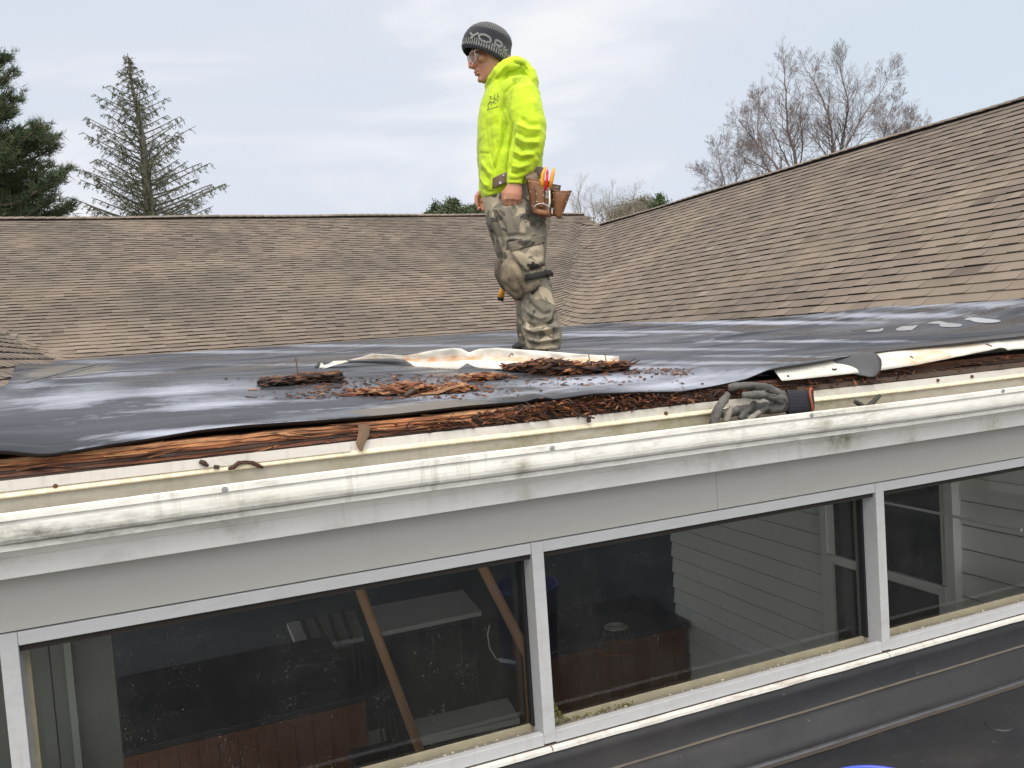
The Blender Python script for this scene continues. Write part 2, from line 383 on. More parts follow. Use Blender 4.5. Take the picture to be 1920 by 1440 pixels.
# ridge caps: overlapping cap shingles over a dark vent strip
def ridge(parent, p0, p1, side, label=None):
    p0, p1 = Vector(p0), Vector(p1); d = (p1-p0); L = d.length; d.normalize(); sd = Vector(side)
    mb = MB(); rnd = random.Random(3); n = int(L/.16)
    for i in range(n):
        a = p0+d*(i*L/n); b = p0+d*((i+1)*L/n+.02)
        wz = .006*sin(i*.31)+.004*sin(i*.11)
        up = Vector((0, 0, .048+wz)); hi = Vector((0, 0, .008)); t = min(.9, max(.1, rnd.gauss(.5, .13)))
        dn = Vector((0, 0, -.05))
        mb.quad(a+sd*.13+dn+up, b+sd*.13+dn+up+hi, b+up+hi, a+up, t)
        mb.quad(a+up, b+up+hi, b-sd*.13+dn+up+hi, a-sd*.13+dn+up, t)
        mb.quad(a+sd*.13+dn+up-Vector((0, 0, .008)), b+sd*.13+dn+up-Vector((0, 0, .001)), b+sd*.13+dn+up+hi, a+sd*.13+dn+up, .02)
    o = mb.build('ridge_cap', M_SH, parent)
    mb = MB(); q0 = Vector((0, 0, -.055)); q1 = Vector((0, 0, .03))
    mb.quad(p0+sd*.10+q0, p1+sd*.10+q0, p1+sd*.10+q1*.2, p0+sd*.10+q1*.2); mb.build('ridge_vent', M_DARK, parent)
ridge(sh_far, (-9.5, 17.0, ZTOPF), (9.15, 17.0, ZTOPF), (0, -1, 0))
ridge(sh_right, (8.53, -2.5, ZTOPR), (8.53, 14.95, ZTOPR), (-1, 0, 0))
# ---- membrane roof
EDGE = [(-2, -.19), (-.341, -.189), (-.246, -.213), (-.12, -.207), (-.004, -.203), (.1, -.196), (.218, -.194), (.439, -.199), (.639, -.203), (.85, -.201), (1.037, -.203), (1.075, -.193), (1.12, -.203), (1.25, -.196), (1.42, -.206), (1.566, -.220), (1.70, -.215), (1.831, -.204), (1.93, -.178), (1.99, -.172), (2.4, -.157), (3.0, -.144), (8, -.12)]
BASE = [(2.3, -.20), (2.6, -.172), (4.05, -.095), (10.6, .058), (11.4, .05)]
def zmem(X, Y, edge=True):
    b = lerp(BASE, Y)
    if Y > 9: b += 0
    k = sstep(2.3, 3.6, Y)*(1-sstep(9.6, 10.6, Y))
    b += k*(.020*fn(X*.8+3, Y*.35)+.007*fn(X*2.6, Y*1.1, 4))
    # swelling folds on the left, and the long low folds on the right
    b += .075*exp(-((X+.25)/.75)**2-((Y-3.3)/.55)**2)
    b += .055*exp(-((X+1.0)/.55)**2-((Y-6.6)/1.5)**2)
    b += .012*exp(-((Y-(6.2-.25*X))/.18)**2)*sstep(1.8, 3.2, X)
    b += .020*exp(-((Y-(4.6-.15*X))/.12)**2)*sstep(2.2, 3.2, X)*sstep(6, 4, X)
    # rises a little to the right slope
    b += .03*sstep(XR-1.2, XR, X)*(1-sstep(9, 10.6, Y))*sstep(2.6, 6, Y)+.14*sstep(XR-1.4, XR, X)*(1-sstep(2.6, 7, Y))
    if edge:
        e = lerp(EDGE, X)-lerp(BASE, 2.3)-.0; b += e*(1-sstep(2.33, 2.75, Y))
    return b
YE = 2.338
def edgeY(X): return YE+.014*sin(X*3.1)+.01*sin(X*7.7+1)
mb = MB(); P = []
xs = [-3.2+i*.03 for i in range(int(9.0/.03))]
ys = [0, .01, .03, .06, .1, .15, .2, .27, .35, .44, .54, .66, .8]
yv = 1.0
while yv < 8.9: ys.append(yv); yv += .09+.018*yv
for X in xs:
    e = edgeY(X); ze = zmem(X, e); row = [(X, e+.12, ze-.030), (X, e+.02, ze-.014), (X, e-.001, ze-.008), (X, e-.003, ze-.003)]
    for v in ys:
        Y = e+v; row.append((X, Y, zmem(X, Y)))
    P.append(row)
mb.sheet([r[3:] for r in P], mi=0); mb.sheet([r[:4] for r in P], mi=1)
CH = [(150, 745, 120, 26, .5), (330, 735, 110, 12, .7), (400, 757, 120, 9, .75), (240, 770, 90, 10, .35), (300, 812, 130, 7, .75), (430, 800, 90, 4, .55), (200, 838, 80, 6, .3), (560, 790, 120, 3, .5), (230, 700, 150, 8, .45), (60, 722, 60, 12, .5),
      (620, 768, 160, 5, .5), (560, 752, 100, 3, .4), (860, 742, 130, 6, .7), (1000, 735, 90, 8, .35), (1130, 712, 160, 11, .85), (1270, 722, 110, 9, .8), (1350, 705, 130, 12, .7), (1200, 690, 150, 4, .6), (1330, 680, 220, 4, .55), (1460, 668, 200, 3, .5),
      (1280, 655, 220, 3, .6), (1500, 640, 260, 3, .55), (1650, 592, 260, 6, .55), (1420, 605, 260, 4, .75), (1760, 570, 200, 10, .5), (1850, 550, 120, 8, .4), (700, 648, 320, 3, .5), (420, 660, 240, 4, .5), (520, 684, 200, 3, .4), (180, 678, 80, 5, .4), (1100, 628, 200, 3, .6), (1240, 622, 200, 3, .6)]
MU = [(800, 765, 190, 16, .8), (1040, 726, 70, 10, .5), (560, 790, 60, 8, .4), (130, 696, 110, 13, .9), (60, 705, 60, 10, .6), (1560, 622, 60, 3, .4), (1620, 600, 120, 4, .5), (640, 788, 100, 8, .6)]
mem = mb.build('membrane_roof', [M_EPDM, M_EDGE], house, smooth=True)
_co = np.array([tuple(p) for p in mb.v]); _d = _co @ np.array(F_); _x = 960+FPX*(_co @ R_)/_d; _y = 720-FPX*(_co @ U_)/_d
for nm_, tab in (('chalk_glare', CH), ('mud', MU)):   # dried deposit with glare of the wet sheet painted in, and silt
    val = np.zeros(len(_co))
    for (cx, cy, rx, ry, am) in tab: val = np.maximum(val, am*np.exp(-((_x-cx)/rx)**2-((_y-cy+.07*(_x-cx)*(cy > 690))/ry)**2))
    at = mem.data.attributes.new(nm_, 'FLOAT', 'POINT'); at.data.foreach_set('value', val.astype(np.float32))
# seams and patches in the membrane
x = NT('seam'); M_SEAM = x.set(x.mix(x.noise(20, 4), (.03, .03, .035), (.10, .10, .11)), .3)
mb = MB()
def seam(pts, wd=.012):
    pts = [Vector((p[0], p[1], zmem(p[0], p[1])+.003)) for p in pts]
    L = []; R = []
    for i, p in enumerate(pts):
        t = (pts[min(i+1, len(pts)-1)]-pts[max(i-1, 0)]).normalized(); s = Vector((-t.y, t.x, 0))*wd/2
        L.append(p-s); R.append(p+s+Vector((0, 0, .003)))
    mb.sheet([L, R])
seam([(-.62+.05*sin(v*2)+.22*(v-1)*.3, YE+v*1.05) for v in [i*.08+.02 for i in range(60)]], .03)
seam([(-.55+.05*sin(v*2)+.22*(v-1)*.3, YE+v*1.05) for v in [i*.08+.02 for i in range(60)]], .008)
seam([(i*.1+.8, 6.6+.18*sin(i*.11)) for i in range(36)]+[(4.4+i*.06, 6.75+i*.35) for i in range(9)], .018)
mb.build('membrane_seam', M_SEAM, mem)
# puddles of standing water on the right
x = NT('puddle'); M_PUD = x.set(x.mix(x.noise(9, 3), (.40, .45, .51), (.50, .55, .61)), .08, Specular_IOR_Level=.6)
def hit_roof(px, py, off=0.0):
    d = ray(px, py); s = 2.2
    for _ in range(4000):
        p = d*s
        if p[2] < zmem(p[0], p[1])+off: return Vector((p[0], p[1], zmem(p[0], p[1])+off))
        s += .004
    return Vector(d*s)
mb = MB()
for poly in ([(1680,617),(1692,612),(1710,611),(1720,610),(1712,617),(1706,619),(1684,620)],
             [(1738,606),(1760,602),(1776,605),(1803,608),(1796,613),(1770,613),(1762,611),(1760,607)],
             [(1808,599),(1822,595),(1846,597),(1876,601),(1862,605),(1830,604),(1818,600)],
             [(1628,619),(1650,617),(1656,615),(1652,621),(1626,622)]):
    pts = [hit_roof(a, b, .0025) for a, b in poly]; c = sum(pts, Vector())/len(pts)
    m = len(pts); sm = []
    for i in range(m):
        a, b, c2, d2 = pts[i-1], pts[i], pts[(i+1) % m], pts[(i+2) % m]
        for q in (0, .25, .5, .75):
            sm.append(.5*((2*b)+(c2-a)*q+(2*a-5*b+4*c2-d2)*q*q+(3*b-a-3*c2+d2)*q**3))
    for i in range(len(sm)): mb.add([c, sm[i], sm[(i+1) % len(sm)]], [(0, 1, 2)])
mb.build('puddle', M_PUD, mem)
# ---- deck edge, rotten nailer, gutter, fascia
X0, X1 = -1.6, 6.2
DK = simple('dark_deck', (.02, .016, .013), .9)
mb = MB()
mb.box((X0, 2.50, -.45), (X1, 2.54, -.215)); mb.box((X0, 2.345, -.45), (X1, 2.50, -.275))
mb.build('roof_deck_edge', DK, house)
x = NT('rotten_wood'); t = x.attr()
c = x.ramp(t, [(0, (.012, .008, .006)), (.3, (.05, .020, .010)), (.55, (.19, .060, .022)), (.8, (.42, .155, .055)), (1, (.60, .32, .15))])
c = x.mix(x.ramp(x.noise(40, 6, .7, x.co((.25, 2, 2))), [(.35, .85), (.65, 0.0)]), c, (.02, .011, .008))
M_ROT = x.set(c, x.ramp(x.noise(5, 2), [(.4, .55), (.6, .85)]), x.bump(x.noise(90, 6, .7, x.co((.15, 1, 1))), .9, .006))
def shard(mb, c, L, wd, th, ang, tone, rnd, pitch=0.0):
    """a split sliver of wood: pointed, irregular, six-sided"""
    n = 4; d = Vector((cos(ang)*cos(pitch), sin(ang)*cos(pitch), sin(pitch))); s = Vector((-sin(ang), cos(ang), 0)); u = d.cross(s)
    rr = [rnd.uniform(.05, .5), rnd.uniform(.7, 1.1), rnd.uniform(.6, 1), rnd.uniform(.02, .45)]
    pts = [c+d*L*(q/(n-1)-.5)+s*rnd.uniform(-.25, .25)*wd+u*rnd.uniform(-.3, .3)*th for q in range(n)]
    mb.tube(pts, [(wd/2*r, th/2*r) for r in rr], 5, tone, flat=s)
nail = MB(); rnd = random.Random(2)
# long split fibres of the nailer, orange on the top edge at the left, black and crumbled in the middle
for lay in range(6):
    z0 = -.266+lay*.0085; yb = 2.337+lay*.003
    xx = X0
    while xx < X1:
        L = rnd.uniform(.25, 1.2); k = rnd.uniform(.7, 1)
        tone = [.15, .42, .25, .62, .82, .92][lay]+rnd.uniform(-.12, .12)
        if xx > .95: tone *= .5
        n = max(4, int(L/.05)); P1 = []; P2 = []
        for q in range(n+1):
            X = xx+L*q/n; wv = .004*fn(X*5, lay*3.1)+.003*fn(X*17, lay)
            P1.append((X, yb-.008+wv, z0+wv*.8)); P2.append((X, yb+wv-.002, z0+.0085+wv+.002*fn(X*30, lay)))
        nail.sheet([P1, P2, [(p[0], p[1]+.04, p[2]+.001) for p in P2]], max(.02, tone))
        xx += L*k
for _ in range(900):
    X = rnd.uniform(X0, X1); c = Vector((X, rnd.uniform(2.328, 2.37), -.258+rnd.random()*.04))
    orange = X < .95
    shard(nail, c, rnd.uniform(.03, .16 if orange else .07), rnd.uniform(.003, .010), rnd.uniform(.002, .007), rnd.gauss(0, .12 if orange else .6), max(.03, min(1, rnd.gauss(.66 if orange else .38, .22))), rnd, rnd.gauss(0, .08))
for _ in range(1500):
    X = rnd.gauss(1.22, .26) if rnd.random() < .75 else rnd.uniform(1.3, 2.6); k = exp(-((X-1.25)/.4)**2)
    c = Vector((X, rnd.uniform(2.318, 2.37), -.262+rnd.random()*(.030+.026*k)))
    shard(nail, c, rnd.uniform(.012, .05), rnd.uniform(.003, .012), rnd.uniform(.002, .006), rnd.uniform(-pi, pi), max(.03, min(1, rnd.gauss(.5, .24))), rnd, rnd.gauss(0, .35))
nailer = nail.build('nailer_board', M_ROT, house); nailer['label'] = 'rotten split nailer board along the open roof edge'
# thin brown metal edge under the wood, right half
mb = MB(); bw = simple('brown_edge', (.09, .06, .045), .6)
mb.box((2.05, 2.330, -.267), (X1, 2.343, -.248)); mb.build('edge_strip', bw, house)
# apron flange, bead, gutter
wob = lambda X: (.0015*sin(X*2.1), .0022*sin(X*1.3+.6)+.001*sin(X*4.3))
mb = MB(); mb.extr_x([(2.3290, -.266), (2.3250, -.267), (2.3240, -.296), (2.3180, -.300)], X0, X1, 240, wob=wob)
ap = mb.build('gutter_apron', M_APRON, house)
paint(ap, 'algae', [(1290, 770, 100, 10, .7), (1560, 735, 60, 8, .6), (1000, 812, 60, 6, .4)])
paint(ap, 'grime', [(1400, 745, 50, 8, .6), (250, 885, 60, 8, .2), (1900, 700, 60, 8, .3)])
mb = MB(); mb.extr_x([(2.3238, -.2905), (2.3215, -.2925), (2.3165, -.2985), (2.3160, -.3035), (2.3240, -.3060)], X0, X1, 60, wob=wob); mb.build('caulk_bead', M_BEAD, ap, smooth=True)
mb = MB(); mb.box((-.46, 2.3185, -.288), (.487, 2.3235, -.2625), rot=None); mb.build('overlap_plate', M_APRON, ap)
gp_in = [(2.2115, -.3245), (2.2115, -.335), (2.216, -.345), (2.232, -.392), (2.238, -.409), (2.322, -.409), (2.3245, -.296)]
gp = [(2.2115, -.3245), (2.2055, -.3215), (2.2000, -.3225), (2.1990, -.3255), (2.1990, -.3395), (2.2075, -.3415), (2.2068, -.3450), (2.2042, -.3530), (2.2036, -.3640), (2.2042, -.3750), (2.2066, -.3850), (2.2115, -.3925), (2.2210, -.3972), (2.2345, -.3990), (2.2290, -.3995), (2.2285, -.4135), (2.2330, -.4150), (2.3280, -.4150)]
mb = MB(); mb.extr_x(gp, X0, X1, 260, wob=wob, mi=0); mb.extr_x(gp_in, X0, X1, 260, wob=wob, mi=1)
gut = mb.build('gutter', [M_GUT, M_IN], house)
paint(gut, 'algae', [(1000, 818, 75, 12, 1.0), (640, 850, 120, 8, .6), (1290, 783, 120, 14, 1.0), (1180, 795, 60, 10, .6), (1580, 752, 75, 14, 1.0), (1700, 735, 90, 8, .5), (985, 875, 14, 30, .5), (1545, 795, 18, 22, .4), (500, 935, 90, 12, .4), (300, 890, 120, 8, .5)])
paint(gut, 'grime', [(80, 1000, 190, 14, 1.0), (150, 985, 260, 7, .8), (330, 968, 160, 10, .75), (480, 945, 90, 8, .6), (30, 1012, 60, 8, 1.0), (640, 925, 70, 5, .5), (500, 905, 30, 7, .6), (980, 880, 10, 14, .7), (1545, 800, 8, 14, .6), (1290, 770, 60, 6, .4), (820, 838, 160, 4, .4)])
mscr = simple('zinc', (.45, .46, .48), .35, Metallic=.8)
for X in (-.02+.165, 1.04, 1.99, 2.9):   # hanger screws through the lip
    mb = MB(); c = Vector((X, 2.1975, -.331)); mb.tube([c+Vector((0, .002, 0)), c-Vector((0, .002, 0))], [.0078, .0070], 14); mb.tube([c-Vector((0, .002, 0)), c-Vector((0, .0035, 0))], [.0045, .004], 6)
    mb.build('screw', mscr, gut)
rust = simple('rust', (.12, .05, .025), .8)
for (a, b) in ((104, 911), (1759, 713), (1823, 706), (1249, 775)):
    mb = MB(); c = onY(a, b, 2.321); mb.tube([c+Vector((0, .003, 0)), c-Vector((0, .003, 0))], [.0065, .0055], 10); mb.build('screw', rust, ap)
mb = MB(); mb.extr_x([(2.331, -.40), (2.331, -.446), (2.3285, -.449), (2.3285, -.4975), (2.345, -.4985)], X0, X1, 200, wob=lambda X: (0, .0012*sin(X*1.7)))
fas = mb.build('fascia', M_FAS, house)
paint(fas, 'algae', [(1578, 828, 30, 16, 1.2), (1362, 868, 14, 16, .6), (985, 930, 16, 22, .6), (1525, 838, 10, 12, .4), (620, 985, 30, 14, .3)])
paint(fas, 'grime', [(90, 1052, 200, 10, .5), (500, 985, 200, 7, .4), (1170, 880, 120, 5, .25)])
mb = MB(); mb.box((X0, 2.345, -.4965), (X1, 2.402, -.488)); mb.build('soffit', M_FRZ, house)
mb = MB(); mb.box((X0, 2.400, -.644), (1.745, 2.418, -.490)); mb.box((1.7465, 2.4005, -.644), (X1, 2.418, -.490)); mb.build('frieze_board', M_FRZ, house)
mb = MB(); mb.box((X0, 2.408, -.70), (X1, 2.60, -.42)); mb.build('window_header', DK, house)
# ---- windows
ZT, ZB = -.646, -1.289
MUL = [-1.80, -.375, 1.059, 2.476, 3.90, 5.32]
def dirty_glass():
    x = NT('dirty_glass'); t = x.t
    tr = x.n('ShaderNodeBsdfTransparent'); tr.inputs['Color'].default_value = (.84, .845, .83, 1)
    gl = x.n('ShaderNodeBsdfGlossy'); gl.inputs['Roughness'].default_value = .03; gl.inputs['Color'].default_value = (.9, .95, 1, 1)
    fr = x.n('ShaderNodeFresnel'); fr.inputs['IOR'].default_value = 1.5
    m1 = x.n('ShaderNodeMixShader'); x.L(fr.outputs[0], m1.inputs[0]); x.L(tr.outputs[0], m1.inputs[1]); x.L(gl.outputs[0], m1.inputs[2])
    df = x.n('ShaderNodeBsdfDiffuse'); x.put(df.inputs['Color'], (.62, .62, .55))
    specks = x.math('MAXIMUM', x.ramp(x.vor(60, x.co((1, .2, 1.3))), [(.05, 1.0), (.09, 0.0)]), x.math('MULTIPLY', x.ramp(x.vor(150, x.co((1, .2, 1))), [(.12, 1.0), (.18, 0.0)]), .55))
    dens = x.ramp(x.noise(9, 6, .75), [(.48, 0.0), (.66, 1.0)])
    scr = x.ramp(x.vor(8, x.co((1, .2, 3.5), (0, .6, 0)), 'DISTANCE_TO_EDGE'), [(.0, .0), (.004, .0)])
    film = x.ramp(x.noise(2.6, 7, .72, x.co((1, .2, .45))), [(.35, .002), (.8, .028)])
    f = x.math('ADD', x.math('MULTIPLY', x.math('MULTIPLY', specks, dens), .75), film, True)
    m2 = x.n('ShaderNodeMixShader'); x.L(f, m2.inputs[0]); x.L(m1.outputs[0], m2.inputs[1]); x.L(df.outputs[0], m2.inputs[2])
    x.L(m2.outputs[0], x.out.inputs['Surface']); return x.m
M_GLASS = dirty_glass()
M_STOP = simple('glazing_stop', (.30, .27, .19), .7, .3, 20)
M_GASK = simple('black_gasket', (.010, .010, .012), .5)
M_SILLD = NT('dirty_sill'); x = M_SILLD
c = x.mix(x.noise(14, 6, .7), (.10, .09, .07), (.27, .25, .21)); c = x.mix(x.ramp(x.noise(60, 5, .7), [(.62, 0.0), (.7, 1.0)]), c, (.5, .46, .34)); M_SILLD = x.set(c, .85, x.bump(x.noise(80, 5), .6, .004))
YW = 2.400
for i in range(5):
    a, b = MUL[i], MUL[i+1]
    win = empty('window', ((a+b)/2, YW, ZB)); win.parent = house; win.location = Vector(((a+b)/2, YW, ZB))-house.location
    mb = MB(); hm = .0205
    mb.box((a-hm+.0005, YW-.006, ZB), (a+hm, YW+.11, ZT-.0015))             # mullion
    mb.box((a+hm+.0002, YW-.004, ZT-.036), (b-hm-.0002, YW+.11, ZT-.002))   # head
    mb.box((a+hm+.0002, YW-.005, ZB-.004), (b-hm-.0002, YW+.02, ZB+.034))   # bottom rail
    bevel(mb.build('frame', M_FRAME, win), .0015, 2)
    mb = MB(); mb.box((a+hm, YW+.021, ZB+.002), (b-hm, YW+.112, ZB+.014)); mb.build('sill', M_SILLD, win)
    mb = MB(); mb.box((a+hm, YW+.074, ZB+.0145), (b-hm, YW+.086, ZB+.034)); mb.build('glazing_stop', M_STOP, win)
    mb = MB(); mb.box((b-hm-.010, YW+.060, ZB+.0345), (b-hm-.0003, YW+.083, ZT-.037)); mb.build('gasket', M_GASK, win)
    mb = MB(); mb.box((a+hm+.0003, YW+.074, ZB+.035), (a+hm+.012, YW+.084, ZT-.037)); mb.build('side_stop', M_STOP, win)
    mb = MB(); mb.quad((a+hm, YW+.088, ZB+.015), (b-hm, YW+.088, ZB+.015), (b-hm, YW+.088, ZT-.03), (a+hm, YW+.088, ZT-.03)); mb.build('pane', M_GLASS, win)
    # grit and old paint flakes on the sill
    mb = MB(); r2 = random.Random(i)
    for _ in range(120):
        c = Vector((r2.uniform(a+.03, b-.03), YW+r2.uniform(.024, .072), ZB+.015)); s = r2.uniform(.001, .0042)
        mb.ball(c, (s*r2.uniform(.8, 2), s, s*.5), 5, 3)
    tag(mb.build('grit', simple('paint_flakes', (.55, .52, .42), .8) if i == 0 else bpy.data.materials['paint_flakes'], win), kind='stuff')
# ---- sill trim, caulk, curb and lower roof
mb = MB()
for i in range(5):
    a, b = MUL[i]+.002, MUL[i+1]-.001
    P1, P2, P3 = [], [], []
    for q in range(61):
        X = a+(b-a)*q/60; d = .0015*fn(X*6, i)
        P1.append((X, YW-.004+d, ZB-.009+d*.6)); P2.append((X, YW-.020+d, ZB-.013)); P3.append((X, YW-.021+d, ZB-.0235+d))
    mb.sheet([P1, P2, P3, [(p[0], p[1]+.02, p[2]-.003) for p in P3]])
trim = mb.build('sill_trim', M_TRIM, house)
mb = MB(); mb.extr_x([(YW+.004, ZB-.003), (YW-.0045, ZB-.0065), (YW-.004, ZB-.0115), (YW+.004, ZB-.013)], X0, X1, 200, wob=lambda X: (-.0015*max(0, fn(X*9, 2)), .003*fn(X*7, 1)))
mb.build('old_caulk', simple('old_caulk', (.06, .045, .04), .8), house)
x = NT('lower_membrane')
c = x.mix(x.noise(3, 5), (.010, .0108, .013), (.020, .021, .025))
c = x.mix(x.ramp(x.noise(2.4, 6, .65, x.co((.7, 1.6, 1), (0, 0, .2))), [(.52, 0.0), (.75, .3)]), c, (.07, .062, .055))
c = x.mix(x.math('MULTIPLY', x.ramp(x.noise(30, 4, .7), [(.66, 0.0), (.74, 1.0)]), .4), c, (.2, .19, .17))
M_LOW = x.set(c, x.ramp(x.noise(2.2, 5, .6), [(.35, .42), (.65, .72)]), x.bump(x.noise(7, 5), .35, .01))
lz = -1.505
def cwob(X): return (.004*fn(X*1.1, 3), .003*fn(X*1.6, 9))
mb = MB(); mb.extr_x([(2.412, ZB-.020), (2.386, ZB-.026), (2.382, ZB-.06), (2.378, -1.405), (2.370, -1.420)], X0, X1, 90, wob=cwob)
mb.build('curb_flashing', M_LOW, house, smooth=True)
mb = MB(); mb.extr_x([(2.378, -1.416), (2.362, -1.424), (2.352, -1.432), (2.325, -1.475), (2.300, -1.4985), (2.285, -1.5)], X0, X1, 90, wob=cwob)
mb.build('cant_flashing', M_LOW, house, smooth=True)
M_DUST = simple('dust_line', (.10, .085, .068), .9, .5, 12)
mb = MB(); mb.extr_x([(2.3745, -1.413), (2.3685, -1.418)], X0, X1, 120, wob=lambda X: (cwob(X)[0]-.0015, cwob(X)[1]+.0012*fn(X*20, 5)+.001)); mb.build('dust_line', M_DUST, house)
mb = MB(); P = []
for i in range(150):
    X = X0+i*(X1-X0)/149; wv = cwob(X)
    row = [(X, 2.30+wv[0], lz+.005), (X, 2.255+wv[0], lz+.002), (X, 2.20, lz)]
    for j in range(28):
        Y = 2.14-j*.2; row.append((X, Y, lz-.02*(2.2-Y)*.5+.006*fn(X*1.3, Y*1.3)))
    P.append(row)
mb.sheet(P); low = mb.build('lower_roof', M_LOW, house, smooth=True)
mb = MB(); mb.extr_x([(2.283, lz+.010), (2.272, lz+.0105), (2.268, lz+.004)], X0, X1, 100, wob=cwob); mb.build('lap_seam', M_SEAM, low)
mb = MB(); mb.extr_x([(2.266, lz+.0052), (2.248, lz+.0042)], X0, X1, 100, wob=lambda X: (cwob(X)[0]+.004*fn(X*5, 8), 0)); mb.build('dust_band', simple('dust_band', (.055, .045, .036), .9, .5, 6), low)
mb = MB()   # dimple patch
c = hit = onZ(1873, 1362, lz-.003)
mb.tube([c, c+Vector((0, 0, .008))], [.05, .043], 24); mb.build('vent_patch', M_LOW, low, smooth=False)
# outer walls below the roofs
M_WALL = simple('outer_wall', (.6, .6, .56), .7)
mb = MB()
mb.quad((-9.5, 23, GROUND), (11.5, 23, GROUND), (11.5, 23, .2), (-9.5, 23, .2)); mb.quad((11.5, -4, GROUND), (11.5, 23, GROUND), (11.5, 23, .2), (11.5, -4, .2))
mb.quad((X0, -3.4, GROUND), (X1, -3.4, GROUND), (X1, -3.4, lz-.08), (X0, -3.4, lz-.08))
mb.quad((X0, -3.4, GROUND), (X0, 2.4, GROUND), (X0, 2.4, lz), (X0, -3.4, lz-.08))
mb.build('outer_wall', M_WALL, house)
# ================================================================== the room behind the windows
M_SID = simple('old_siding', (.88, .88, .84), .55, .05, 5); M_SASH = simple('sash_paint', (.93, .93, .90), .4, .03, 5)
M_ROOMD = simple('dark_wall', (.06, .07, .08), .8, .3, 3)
x = NT('stained_boards'); c = x.mix(x.noise(6, 5, .6, x.co((4, 4, .5))), (.13, .045, .02), (.25, .095, .04)); M_BRD = x.set(c, .55, x.bump(x.noise(30, 5, .6, x.co((4, 4, .4))), .4, .004))
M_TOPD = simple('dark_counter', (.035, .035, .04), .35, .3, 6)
M_PALE = simple('pale_board', (.85, .87, .82), .5, .05, 4)
FZ = -3.35
XS = 3.72
mb = MB(); z = FZ   # lap siding: every board tilts out at its lower edge
while z < -.45:
    mb.sheet([[(XS-.019, 2.52, z+.012), (XS-.019, 5.86, z+.012)], [(XS-.004, 2.52, z+.124), (XS-.004, 5.86, z+.124)]]); mb.sheet([[(XS+.02, 2.52, z+.012), (XS+.02, 5.86, z+.012)], [(XS-.019, 2.52, z+.012), (XS-.019, 5.86, z+.012)]])
    mb.sheet([[(XS-.004, 2.52, z), (XS-.004, 5.86, z)], [(XS+.02, 2.52, z), (XS+.02, 5.86, z)]]); z += .124
mb.quad((XS+.02, 2.52, FZ), (XS+.02, 5.86, FZ), (XS+.02, 5.86, -.45), (XS+.02, 2.52, -.45))
mb.build('siding_wall', M_SID, house)
mb = MB(); mb.box((XS-.042, 5.74, FZ), (XS+.1, 5.92, -.45)); mb.build('corner_board', simple('navy_corner', (.03, .05, .075), .6), house)
# the sash window in the siding
iw = empty('sash_window', (0, 0, 0)); iw.parent = house; iw.location = Vector((XS, 3.53, -1.5))-house.location
mb = MB(); y0, y1, zt, zb = 3.10, 3.98, -.62, -2.45
def fr_(mb, y0, y1, z0, z1, w_, x0, x1):
    mb.box((x0, y0, z0), (x1, y0+w_, z1)); mb.box((x0, y1-w_, z0), (x1, y1, z1)); mb.box((x0, y0+w_, z0), (x1, y1-w_, z0+w_)); mb.box((x0, y0+w_, z1-w_), (x1, y1-w_, z1))
fr_(mb, y0-.03, y1+.03, zb, zt, .05, XS-.066, XS-.0); mb.build('frame', M_SASH, iw)
mb = MB(); fr_(mb, y0+.022, y1-.022, -1.50, zt-.05, .035, XS-.052, XS-.005); mb.build('sash', M_SASH, iw)
mb = MB(); fr_(mb, y0+.022, y1-.022, zb+.05, -1.44, .042, XS-.074, XS-.053); mb.build('sash', M_SASH, iw)
mb = MB(); mb.quad((XS-.036, y0, zb), (XS-.036, y1, zb), (XS-.036, y1, zt), (XS-.036, y0, zt)); x = NT('dark_pane'); mb.build('pane', x.set((.012, .018, .018), .12, Specular_IOR_Level=.4), iw)
mb = MB(); mb.tube([(3.45, 2.55, -1.005), (3.45, 5.6, -.99)], .007, 8); mb.build('conduit', simple('white_conduit', (.85, .86, .82), .3), house)
# shell of the room
mb = MB()
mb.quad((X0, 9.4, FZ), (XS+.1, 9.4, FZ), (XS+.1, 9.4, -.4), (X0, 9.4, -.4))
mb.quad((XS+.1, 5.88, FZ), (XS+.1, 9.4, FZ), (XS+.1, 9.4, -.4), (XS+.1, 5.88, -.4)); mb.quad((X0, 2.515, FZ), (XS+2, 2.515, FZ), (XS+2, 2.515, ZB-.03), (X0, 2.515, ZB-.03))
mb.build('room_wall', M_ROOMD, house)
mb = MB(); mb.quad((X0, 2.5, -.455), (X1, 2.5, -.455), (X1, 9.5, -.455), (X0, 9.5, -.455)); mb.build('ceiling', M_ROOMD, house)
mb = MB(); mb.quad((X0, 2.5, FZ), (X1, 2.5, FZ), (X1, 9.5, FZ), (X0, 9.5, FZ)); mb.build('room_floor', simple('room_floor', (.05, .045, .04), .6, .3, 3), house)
# pale wall panel at the left with a white upright trim
mb = MB(); xa = onY(75, 1300, 3.6).x; xb = onY(222, 1330, 3.6).x
mb.box((xa-.6, 3.6, FZ), (xb, 3.66, -.46)); M_PRT = simple('partition', (.22, .23, .20), .7, .1, 4); pnl = mb.build('partition', M_PRT, house)
mb = MB(); xc = onY(135, 1300, 3.58).x; mb.box((xc-.012, 3.57, FZ), (xc+.012, 3.6, -.46)); mb.build('trim', simple('trim_white', (.45, .47, .42), .5), pnl)
mb = MB(); xc = onY(90, 1300, 3.3).x; mb.box((xc-.02, 3.28, FZ), (xc+.016, 3.32, -.46)); mb.build('post', M_PRT, pnl)
